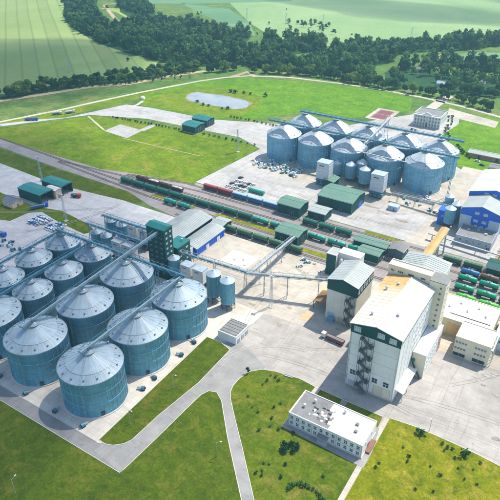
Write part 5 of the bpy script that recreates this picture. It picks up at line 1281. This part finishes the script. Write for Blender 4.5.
for x, y, a, b, mm in [(-148,262,3,2.2,MUD),(-135,281,7,2,GRAIN),(-128,286,6,2.4,GRAIN),(-141,288,5,1.6,MUD),(-118,270,3,3,GRAIN),(-117,247,5,5,GRAIN),(-163,258,3,2,MUD),(-127,232,2.2,2.4,MUD),(-182,279,1,2,MUD),(-187,276,1.2,1.4,MUD),(-178,274,1.6,1,MUD),(-121,279,3,5,GRAIN),(-150,240,3,1.4,MUD),(-3,213,2.4,1.5,ASPH),(-140,400,7,2,MUD),(-128,396,6,1.5,MUD),(-110,390,6,2,MUD)]:
    k += 1; blotch('yard_stain', x, y, a, b, 0.125+0.002*k, mm, k)
for q in range(30):
    x, y = rb.choice([(rb.uniform(-210,-110), rb.uniform(240,300)), (rb.uniform(-60,20), rb.uniform(240,258)), (rb.uniform(-160,-90), rb.uniform(205,250))])
    k += 1; s = rb.uniform(0.5,1.8); blotch('yard_stain', x, y, s*rb.uniform(0.6,2.2), s*rb.uniform(0.4,1.2), 0.125+0.002*k, rb.choice((SCUFF,SCUFF,MUD,GREY_SPOT)) , 100+k, 60)
# pond
def water_mat():
    m, T = newmat('pond_water', 0.12, 0, 0.5); p = T.pos(True)
    T.out(T.ramp(T.noise(p, 0.05, 3), [(0.3, (0.19,0.21,0.205)), (0.7, (0.30,0.315,0.31))])); T.bump(T.noise(p, 0.8, 3), 0.08, 0.1); return m
pond = [(-441.5,552.4),(-447.6,568.4),(-444.7,579.0),(-432.1,580.8),(-415.8,583.5),(-395.4,584.1),(-373.3,581.2),(-363.5,573.5),(-359.8,560.0),(-367.5,548.6),(-385.5,548.2),(-407.9,545.4),(-426.8,545.0)]
def ragged(poly, amp, seed, step=2.5):
    out = []; n = len(poly)
    for i in range(n):
        a, b = poly[i], poly[(i+1)%n]; L = math.hypot(b[0]-a[0], b[1]-a[1]); m = max(1,int(L/step))
        for k in range(m):
            x = a[0]+(b[0]-a[0])*k/m; y = a[1]+(b[1]-a[1])*k/m
            q = amp*(noise.noise((x*0.07,y*0.07,seed))+0.6*noise.noise((x*0.25,y*0.25,seed+4)))
            out.append((x-(b[1]-a[1])/L*q, y+(b[0]-a[0])/L*q))
    return out
cxp, cyp = sum(p[0] for p in pond)/len(pond), sum(p[1] for p in pond)/len(pond)
grow = lambda f: [(cxp+(x-cxp)*f, cyp+(y-cyp)*(f+0.06)) for x, y in pond]
sheet('pond_bank', ragged(grow(1.05), 3.0, 1.0), 0.075, concrete('muddy_bank', (0.26,0.22,0.12), True, 0.5))
sheet('pond', ragged(pond, 3.2, 5.0), 0.12, water_mat())
# ------------------------------------------------------------------ masts and lamp posts
def make_mast(h):
    t = thing('floodlight_mast', 'x', 'mast'); m = MB(); w = 0.9
    for sx in (-1,1):
        for sy in (-1,1): m.beam((sx*w,sy*w,0), (sx*0.3,sy*0.3,h), 0.16)
    n = int(h/2)
    for k in range(n):
        f0, f1 = k/n, (k+1)/n; a = w+(0.3-w)*f0; b = w+(0.3-w)*f1
        for sx, sy, tx, ty in ((-1,-1,1,-1),(1,-1,1,1),(1,1,-1,1),(-1,1,-1,-1)): m.beam((sx*a,sy*a,h*f0), (tx*b,ty*b,h*f1), 0.08)
    m.build('lattice', STEEL, t); MB().box(-1.3,1.3,-0.5,0.5,h,h+0.2).build('platform', STEEL, t)
    for x in (-0.9,0,0.9): MB().box(x-0.3,x+0.3,-0.8,-0.5,h+0.2,h+0.8).build('floodlight', FRAME_W, t)
    MB().box(-1.4,1.4,-1.4,1.4,-0.05,0.3).build('footing', CONC_O, t); return t
pm = Proto(make_mast(22))
for x, y, lb in [(-139.5,244,'lattice floodlight mast in the middle of the pale yard'),(-292,440,'lattice floodlight mast on the meadow left of the far silos'),(*(-325.3,254.2),'lattice floodlight mast left of the rear dryers'),(*(-398.0,293.9),'lattice floodlight mast at the track beside the open sheds')]: pm.put((x,y,0.1), 0, lb, 'floodlight masts')
def make_lamp():
    t = thing('street_lamp', 'x', 'lamp'); MB().tube((0,0,0), (0,0,9), 0.13, 0.08, 8).build('pole', STEEL, t)
    MB().tube((0,0,8.9), (1.8,0,9.5), 0.07, None, 6).build('arm', STEEL, t); MB().box(1.5,2.4,-0.2,0.2,9.4,9.6).build('lamp_head', FRAME_W, t); return t
pl2 = Proto(make_lamp())
for k, (x, y, a, lb) in enumerate([(-148.6,131,0,'grey street lamp on the grass strip near the road corner'),(-146.2,160,0,'grey street lamp on the grass strip beside the middle silo'),(-104,137.5,30,'grey street lamp on the inner side of the curved road'),(-163,78,90,'grey street lamp on the bottom left lawn'),(-30,201.3,-90,'grey street lamp on the edge of the apron at right')]): pl2.put((x,y,0.15), R(a), lb, 'street lamps')
bench = thing('bench', 'pale bench at the lawn edge by the apron', 'bench', (-102,197.5,0.16), R(8))
MB().box(-2.4,2.4,-0.3,0.3,0.42,0.5).build('seat', FRAME_W, bench); MB().box(-2.4,2.4,0.26,0.34,0.55,1.0).build('backrest', FRAME_W, bench)
for x in (-2,0,2): MB().box(x-0.08,x+0.08,-0.28,0.28,0,0.42).build('leg', CONC_O, bench)
pyl = thing('pylon','x','pylon'); m = MB(); h = 38
for sx in (-1,1):
    for sy in (-1,1): m.beam((sx*3.2,sy*3.2,0), (sx*0.5,sy*0.5,h), 0.35)
for k in range(9):
    f0, f1 = k/9, (k+1)/9; a = 3.2-2.7*f0; b = 3.2-2.7*f1
    for sx, sy, tx, ty in ((-1,-1,1,-1),(1,-1,1,1),(1,1,-1,1),(-1,1,-1,-1)): m.beam((sx*a,sy*a,h*f0), (tx*b,ty*b,h*f1), 0.2)
m.build('lattice', STEEL, pyl)
for z, w in ((h-8,7),(h-3,5.5)): MB().beam((-w,0,z), (w,0,z), 0.4).build('cross_arm', STEEL, pyl)
pp = Proto(pyl)
for (x, y), lb in [((-325.2,1031.3),'power pylon at the field edge behind the right wood'),((-579.1,1045.6),'power pylon in the pale field right of the lone bush'),((-671.9,1050.9),'power pylon in the pale field left of the lone bush'),((-509.5,1065.4),'power pylon in the middle of the pale field'),((-653.6,563.4),'power pylon at the near edge of the wheat field')]: pp.put((x,y,0), R(20), lb, 'power pylons', 0.5)

# ------------------------------------------------------------------ trees and shrubs
F_DARK = foliage('dark_leaves', (0.006,0.046,0.022), (0.016,0.082,0.034), (0.052,0.150,0.044))
F_MID = foliage('mid_leaves', (0.014,0.070,0.020), (0.038,0.125,0.028), (0.105,0.205,0.040))
F_LIGHT = foliage('light_leaves', (0.040,0.110,0.020), (0.095,0.185,0.030), (0.19,0.26,0.055))
F_WOOD = foliage('wood_leaves', (0.006,0.044,0.028), (0.026,0.100,0.042), (0.120,0.225,0.055), 0.03)
BARK = paint('bark', (0.075,0.055,0.04), 0.9, 0, 0.3, 0.5, 0.2)
def crown_mesh(rnd, r, zc, hz, n, leaf):
    """leaf clumps spread over many small lobes; gaps between the lobes let the light through"""
    V = []; F = []; lobes = []
    for k in range(rnd.randint(9,13)):
        a = rnd.uniform(0,6.28); q = rnd.uniform(0.15,0.80)*r; z = zc+rnd.uniform(-0.75,0.85)*hz*(1-0.45*q/r)
        lobes.append((q*math.cos(a), q*math.sin(a), z, rnd.uniform(0.28,0.46)*r))
    lobes.append((0,0,zc+0.35*hz,0.5*r))
    for i in range(n):
        lx, ly, lz, lr = rnd.choice(lobes)
        u = rnd.uniform(-1,1); a = rnd.uniform(0,6.283); s = math.sqrt(1-u*u); q = lr*rnd.uniform(0.72,1.08)
        c = Vector((lx+q*s*math.cos(a), ly+q*s*math.sin(a), lz+q*u*0.85))
        nrm = Vector((s*math.cos(a)+rnd.uniform(-.5,.5), s*math.sin(a)+rnd.uniform(-.5,.5), u+rnd.uniform(-.3,.6))).normalized()
        t1 = nrm.orthogonal().normalized(); t2 = nrm.cross(t1); L = leaf*rnd.uniform(0.6,1.3); b = len(V); th = rnd.uniform(0,3.14)
        e1 = (t1*math.cos(th)+t2*math.sin(th))*L; e2 = (t2*math.cos(th)-t1*math.sin(th))*L*0.75
        V += [tuple(c-e1), tuple(c-e2*0.9+nrm*L*0.15), tuple(c+e1), tuple(c+e2)]; F += [(b,b+1,b+2,b+3)]
    return V, F
def make_tree(name, label, seed, r, h, mat, n=520, leaf=0.62, group=None, cat='tree'):
    rnd = random.Random(seed); t = thing(name, label, cat, (0,0,0), 0, group)
    m = MB(); m.tube((0,0,-0.2), (0.1,0.1,h*0.45), h*0.035, h*0.02, 7)
    for k in range(5):
        a = rnd.uniform(0,6.28); m.tube((0.1,0.1,h*rnd.uniform(0.25,0.45)), (r*0.55*math.cos(a),r*0.55*math.sin(a),h*rnd.uniform(0.5,0.75)), h*0.014, h*0.006, 5)
    m.build('trunk', BARK, t)
    V, F = crown_mesh(rnd, r, h*0.52, h*0.42, n, leaf)
    MB().add(V, F).build('crown', mat, t); return t
T_ROUND = [Proto(make_tree('broadleaf_tree','x',10+k,4.9+0.4*k,10.5+k,[F_DARK,F_MID,F_DARK,F_LIGHT,F_MID][k],1100,0.72)) for k in range(5)]
T_SLIM = [Proto(make_tree('slim_tree','x',30+k,1.9,9.5+k,[F_DARK,F_MID][k],320,0.5)) for k in range(2)]
T_BUSH = [Proto(make_tree('shrub','x',50+k,1.0,1.7,[F_DARK,F_MID][k],130,0.24,None,'shrub')) for k in range(2)]
rt = random.Random(77)
TONE = {'broadleaf_tree0':'dark ','broadleaf_tree1':'green ','broadleaf_tree2':'deep dark ','broadleaf_tree3':'pale green ','broadleaf_tree4':'spreading green ','shrub0':'dark ','shrub1':'green '}
def along(pts, step, jit, protos, smin, smax, label, group, keep=1.0, z=0):
    tot = sum(math.hypot(b[0]-a[0], b[1]-a[1]) for a, b in zip(pts, pts[1:])); gone = 0
    for a, b in zip(pts, pts[1:]):
        L = math.hypot(b[0]-a[0], b[1]-a[1]); n = max(1,int(L/step))
        for k in range(n):
            if rt.random() > keep: continue
            f = (k+rt.random()*0.8)/n; x = a[0]+(b[0]-a[0])*f+rt.uniform(-jit,jit); y = a[1]+(b[1]-a[1])*f+rt.uniform(-jit,jit)
            s = rt.uniform(smin,smax); pr_ = rt.choice(protos); q = (gone+L*f)/tot
            lb = ('tall ' if s > smin+0.66*(smax-smin) else 'low ' if s < smin+0.33*(smax-smin) else '')+TONE.get(pr_.root.name.split('.')[0]+str(protos.index(pr_)), '')+label
            if tot > 120: lb += [', left end',', left of centre',', mid row',', right of centre',', right end'][min(4,int(q*5))]
            pr_.put((x,y,z), rt.uniform(0,6.28), lb, group, (s*rt.uniform(.9,1.1),s*rt.uniform(.9,1.1),s))
        gone += L
# belts nearest to the camera: every tree a thing of its own
BELT = 'tree in the belt by the dirt road'
along([(-642.9,425.1),(-617.5,446.0),(-610.4,470.6)], 5.0, 5.0, T_ROUND, 1.05, 1.55, 'tree in the clump at the left picture edge', 'trees at the left end of the belt')
along([(-619.5,475.2),(-604.3,500.7),(-585.5,534.6),(-551.2,573.4),(-531.4,621.8),(-510.2,673.7)], 5.0, 3.5, T_ROUND, 0.65, 1.1, BELT, 'trees of the dirt road belt')
along([(-610.4,470.6),(-576.9,526.1),(-542.9,564.3),(-523.1,611.8),(-505.9,663.3)], 5.5, 2.0, T_ROUND, 0.3, 0.55, 'undergrowth tree fronting the dirt road belt', 'undergrowth of the dirt road belt')
along([(-625.9,487.0),(-597.8,546.7),(-560.3,603.5),(-520.4,687.5)], 6.0, 5.0, T_ROUND, 0.7, 1.15, BELT, 'trees of the dirt road belt')
along([(-556.7,541.6),(-522.4,580.1),(-509.4,605.6),(-485.7,629.4)], 7, 1.5, T_SLIM, 0.6, 1.0, 'slim young tree on the sandy verge of the far road', 'slim trees on the verge', 0.75)
along([(-434.0,699.1),(-389.0,718.1),(-333.3,728.8),(-272.7,721.3),(-239.0,721.1)], 5.6, 3.5, T_ROUND, 0.85, 1.35, 'tree fronting the wood above the bright field', 'front trees of the middle wood')
along([(-494.4,664.1),(-474.4,676.8),(-461.5,697.9)], 6, 3, T_ROUND, 0.75, 1.2, 'tree left of the sandy gap in the wood', 'trees left of the sandy gap')
along([(-225.2,719.3),(-194.8,723.4),(-162.9,719.1),(-130.6,707.2),(-106.8,700.5)], 6.5, 4.0, T_ROUND, 0.7, 1.2, 'tree between far road and village', 'trees by the village road')
along([(-190.8,751.5),(-154.2,754.1),(-118.0,752.3)], 7.5, 5.0, T_ROUND, 0.7, 1.15, 'tree in the village gardens', 'village garden trees')
along([(-417.1,600.6),(-382.5,604.6),(-357.3,610.6)], 9, 2, T_BUSH, 2.0, 3.0, 'bush on the far bank of the pond', 'young trees by the pond', 0.8)
along([(-437.8,547.6),(-403.3,539.2),(-362.5,543.1)], 9, 2, T_BUSH, 1.5, 2.4, 'bush on the near bank of the pond', 'bushes on the near pond bank', 0.8)
along([(-466.9,449.9),(-415.1,455.2),(-374.4,458.7)], 4.3, 0.3, T_BUSH, 1.15, 1.5, 'clipped bush along the concrete road', 'bush row along the concrete road')
along([(-356.4,521.8),(-323.1,523.0),(-293.2,521.1)], 4.6, 0.4, T_BUSH, 1.2, 1.7, 'clipped bush along the bright field', 'bush row along the bright field')
along([(-349.6,460.2),(-316.4,462.5),(-285.6,462.5)], 6, 0.4, T_BUSH, 1.0, 1.6, 'bush at the corner meadow', 'bush row at the corner meadow')
along([(-151.6,647.3),(-147.9,653.7),(-137.7,596.0),(-126.9,572.5)], 6, 2, T_BUSH, 1.2, 2.2, 'garden bush right of the white palace', 'bushes right of the palace')
along([(-119.5,570.7),(-110.3,554.8),(-98.6,538.7)], 4, 1.5, T_BUSH, 1.5, 2.4, 'bush on the round green by the far right silo', 'bushes on the round green')
# shrubs on the office lawn
SN = {}
big = T_BUSH[0]
for k in range(9): big.put((-80.5+rt.uniform(-4.2,4.2), 158+rt.uniform(-3.2,3.2), 0.15), rt.uniform(0,6), ORD[k]+' planted shrub in the dense round bed left of the office', 'shrubs of the round bed', rt.uniform(1.0,1.7))
for k in range(16):
    a = R(-30+k*14); T_BUSH[1].put((-62+7.5*math.cos(a), 140+5.0*math.sin(a), 0.15), rt.uniform(0,6), 'shrub in the curved hedge at the bottom edge, '+ORD[k if k < 8 else 15-k]+(' from its right end',' from its left end')[k > 7], 'shrubs of the curved hedge', rt.uniform(0.8,1.3))
for u, v in [(-102.1,168.6),(-94.6,168.9),(-96.0,159.5),(-93.0,164.3),(-97.3,175.4),(-95.8,179.4),(-109.5,189.2),(-104.4,192.5),(-109.6,193.4),(-109.8,185.7),(-106.8,193.5),(-111.7,174.8),(-106.2,169.7),(-84.9,139.0),(-83.5,141.6),(-82.6,145.9),(-82.2,139.5),(-74.9,142.9),(-84.7,145.2),(-76.7,149.6),(-88.6,165.0),(-82.0,166.3),(-60.2,152.9),(-62.5,144.5)]:
    k = rt.randint(0,1); zone = 'near the road bend' if v > 185 else 'beside the curved road' if u < -100 and v < 185 else 'near the bottom edge' if v < 150 else 'left of the office'
    SN[zone] = SN.get(zone, 0)+1
    T_BUSH[k].put((u,v,0.15), rt.uniform(0,6), 'small '+('dark','green')[k]+' shrub on the office lawn '+zone+', '+ORD[min(11,SN[zone]-1)]+' of its scatter', 'shrubs on the office lawn', rt.uniform(0.55,1.05))
for u, v in [(-32.8,196.8),(-30.5,196.9),(-22.8,197.0),(-20.3,196.0),(-20.9,193.7),(-18.1,196.1),(-13.1,187.4),(-7.5,190.3),(-9.4,183.2),(-32.9,182.3),(-32.8,179.2),(-36.8,185.6),(-23.5,182.0),(-4.2,183.6),(-42.7,171.8),(-43.0,169.1),(-18.7,170.5),(-5.8,195.1),(-15.6,192.0),(-25.2,167.5),(-18.5,179.8)]:
    k = rt.randint(0,1); zone = 'by the front path' if u < -38 else 'near the apron edge' if v > 183 else 'at mid lawn'
    SN['y'+zone] = SN.get('y'+zone, 0)+1
    T_BUSH[k].put((u,v,0.15), rt.uniform(0,6), 'small '+('dark','green')[k]+' shrub on the yellow lawn '+zone+', '+ORD[min(11,SN['y'+zone]-1)]+' there', 'shrubs on the yellow lawn', rt.uniform(0.5,0.95))
T_BUSH[1].put((*(-12.7,195.7),0.15), 1, 'round green bush at the apron edge of the yellow lawn', None, 2.2)
T_BUSH[0].put((*(-33.0,197.3),0.15), 1, 'purplish bush at the apron edge of the yellow lawn', None, 2.0)
T_SLIM[0].put((-120.5,188.5,0.15), 0, 'dark conifer at the bend of the curved road', None, 0.55)
T_ROUND[0].put((*(-554.5,1048.9),0), 0, 'lone dark bush in the pale field', None, 0.7); T_ROUND[1].put((*(-628.8,654.3),0), 0, 'lone dark bush in the wheat field corner', None, 0.5)

# the wood behind: countless crowns in one mass
def inside(p, poly):
    x, y = p; c = False; n = len(poly)
    for i in range(n):
        (x0,y0),(x1,y1) = poly[i], poly[(i+1)%n]
        if (y0 > y) != (y1 > y) and x < (x1-x0)*(y-y0)/(y1-y0)+x0: c = not c
    return c
WOODS = [([(-1189.3,1042.5),(-946.5,825.5),(-834.3,759.6),(-748.1,717.0),(-657.0,689.7),(-574.4,674.3),(-514.3,691.4),(-478.0,728.2),(-492.3,778.2),(-560.0,809.3),(-626.6,831.0),(-732.6,866.8),(-797.2,871.5),(-832.3,849.3),(-906.0,876.6),(-1017.8,977.3),(-1120.2,1086.3)], 50),
         ([(-1079.5,1112.0),(-937.4,967.1),(-828.0,900.5),(-740.4,861.9),(-636.4,844.3),(-544.7,845.6),(-569.4,906.6),(-624.2,903.0),(-701.4,932.1),(-819.9,957.3),(-921.4,1038.3),(-1022.5,1148.0)], 52),
         ([(-503.3,726.4),(-446.0,721.0),(-394.2,727.5),(-337.8,738.1),(-274.2,731.5),(-305.5,823.4),(-290.8,860.9),(-325.4,932.1),(-365.3,866.3),(-424.4,813.5),(-482.8,792.0),(-505.3,770.0)], 42),
         ([(-490.7,811.0),(-433.7,831.0),(-408.6,871.2),(-438.0,931.5),(-478.7,915.1),(-526.1,875.7)], 45),
         ([(-400.2,868.2),(-323.7,884.9),(-267.2,952.4),(-217.6,1000.3),(-183.8,1056.1),(-162.2,1105.9),(-173.8,1167.0),(-241.8,1093.9),(-273.6,1026.2),(-349.8,951.0),(-402.0,909.3)], 60),
         ([(-259.8,740.6),(-236.8,733.1),(-198.8,736.1),(-151.9,745.5),(-118.9,756.5),(-131.6,844.6),(-181.9,861.8),(-211.0,818.4),(-236.0,853.8),(-270.1,845.8),(-282.2,798.4)], 120),
         ([(-259.5,880.6),(-238.2,908.7),(-154.1,919.2),(-144.1,873.0),(-215.2,880.6),(-242.0,850.0)], 60),
         ([(-687.8,458.7),(-725.7,413.2),(-672.3,378.1),(-646.4,427.7)], 60)]
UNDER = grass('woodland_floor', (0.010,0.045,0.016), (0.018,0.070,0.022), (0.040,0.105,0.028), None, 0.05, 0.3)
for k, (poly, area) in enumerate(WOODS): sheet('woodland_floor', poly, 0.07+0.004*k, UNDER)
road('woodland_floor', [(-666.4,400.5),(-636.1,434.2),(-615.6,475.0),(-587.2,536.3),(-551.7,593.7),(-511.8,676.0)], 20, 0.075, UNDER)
TV = []
for k in range(7):
    rnd = random.Random(200+k); V, F = crown_mesh(rnd, 5.4, 6.2, 5.4, 210, 1.05)
    TV.append(np.array(V, dtype=np.float32))
rw = random.Random(9); VV = []
for poly, area in WOODS:
    xs = [p[0] for p in poly]; ys = [p[1] for p in poly]; A = abs(sum(poly[i][0]*poly[(i+1)%len(poly)][1]-poly[(i+1)%len(poly)][0]*poly[i][1] for i in range(len(poly))))/2
    for k in range(int(A/area)):
        for _ in range(40):
            x, y = rw.uniform(min(xs),max(xs)), rw.uniform(min(ys),max(ys))
            if inside((x,y), poly): break
        else: continue
        if noise.noise((x*0.012,y*0.012,1.7)) < -0.28: continue
        s = rw.choice((rw.uniform(0.45,0.8),rw.uniform(0.8,1.2),rw.uniform(1.0,1.55)))*(1+0.3*noise.noise((x*0.02,y*0.02,5))); a = rw.uniform(0,6.28); ca, sa = math.cos(a)*s, math.sin(a)*s
        v = TV[rw.randrange(7)]; w = np.empty_like(v); w[:,0] = v[:,0]*ca-v[:,1]*sa+x; w[:,1] = v[:,0]*sa+v[:,1]*ca+y; w[:,2] = v[:,2]*s*rw.uniform(0.75,1.45); VV.append(w)
# scattered hedgerow bushes over the far pastures
for k in range(420):
    x, y = rw.uniform(-1100,40), rw.uniform(740,1350)
    if noise.noise((x*0.006,y*0.006,9.2)) < 0.12 or inside((x,y), [(-560,660),(-640,690),(-745,716),(-925,808),(-1180,1040),(-1500,1300),(-2200,900),(-1100,330),(-640,445)]) or y > 960-0.62*(x+300): continue
    s = rw.uniform(0.3,0.9); v = TV[rw.randrange(7)]; w = v*s; w[:,0] += x; w[:,1] += y; VV.append(w)
A = np.concatenate(VV); nq = len(A)//4
me = bpy.data.meshes.new('wood'); me.vertices.add(len(A)); me.vertices.foreach_set('co', A.ravel())
me.loops.add(nq*4); me.loops.foreach_set('vertex_index', np.arange(nq*4, dtype=np.int32)); me.polygons.add(nq)
me.polygons.foreach_set('loop_start', np.arange(0, nq*4, 4, dtype=np.int32)); me.update(calc_edges=True); me.validate()
wd = link(me, 'distant_wood', F_WOOD); wd['kind'] = 'stuff'; wd['label'] = 'dark green wood and hedgerow trees behind the plant'
print('wood trees', len(VV), 'quads', nq)

# ------------------------------------------------------------------ air
hz = MB().box(-5000,3500,-900,6500,-1.2,232).build('haze', None); hz['kind'] = 'stuff'
hm = bpy.data.materials.new('haze_air'); hm.use_nodes = True; N = hm.node_tree.nodes
for x in list(N): N.remove(x)
o = N.new('ShaderNodeOutputMaterial'); pv = N.new('ShaderNodeVolumePrincipled')
pv.inputs['Color'].default_value = (0.42,0.84,0.92,1); pv.inputs['Density'].default_value = 0.00013; pv.inputs['Anisotropy'].default_value = 0.1
hm.node_tree.links.new(pv.outputs[0], o.inputs['Volume']); hz.data.materials.append(hm)

# clouds drifting over the left half, high above the frame; their shade dulls the near silos and the wheat
def cloud(x, y, z, rx, ry, rz, seed, density):
    n, k = 48, 18; vs = []; fs = []
    for j in range(k+1):
        th = math.pi*j/k
        for i in range(n):
            ph = 2*math.pi*i/n; d = Vector((math.sin(th)*math.cos(ph), math.sin(th)*math.sin(ph), math.cos(th)))
            q = 1+0.30*noise.noise(d*1.7+Vector((seed,0,0)))+0.12*noise.noise(d*4.5+Vector((0,seed,0)))
            zz = d.z*q*rz; zz = zz*0.5 if zz < 0 else zz
            vs.append((x+d.x*q*rx, y+d.y*q*ry, z+zz))
    for j in range(k):
        for i in range(n): fs.append((j*n+i, (j+1)*n+i, (j+1)*n+(i+1)%n, j*n+(i+1)%n))
    o = MB().add(vs, fs).build('cloud', None, None, True); o['kind'] = 'structure'
    m = bpy.data.materials.new('cloud_vapour'); m.use_nodes = True; N = m.node_tree.nodes
    for q in list(N): N.remove(q)
    out = N.new('ShaderNodeOutputMaterial'); v = N.new('ShaderNodeVolumePrincipled'); v.inputs['Color'].default_value = (0.97,0.98,1,1); v.inputs['Density'].default_value = density
    m.node_tree.links.new(v.outputs[0], out.inputs['Volume']); o.data.materials.append(m); return o
CZ = 750; CDX, CDY = SUN_X*CZ/math.tan(R(SUN_EL)), SUN_Y*CZ/math.tan(R(SUN_EL))   # where a shadow at (x, y) comes from
cloud(-440+CDX, 55+CDY, CZ, 320, 330, 75, 2.0, 0.0125)
cloud(-745+CDX, 570+CDY, CZ+30, 200, 190, 60, 7.0, 0.017)
cloud(-420+CDX, 1350+CDY, CZ+60, 330, 120, 60, 11.0, 0.012)
cloud(-60+CDX, 1620+CDY, CZ+60, 300, 110, 60, 15.0, 0.012)
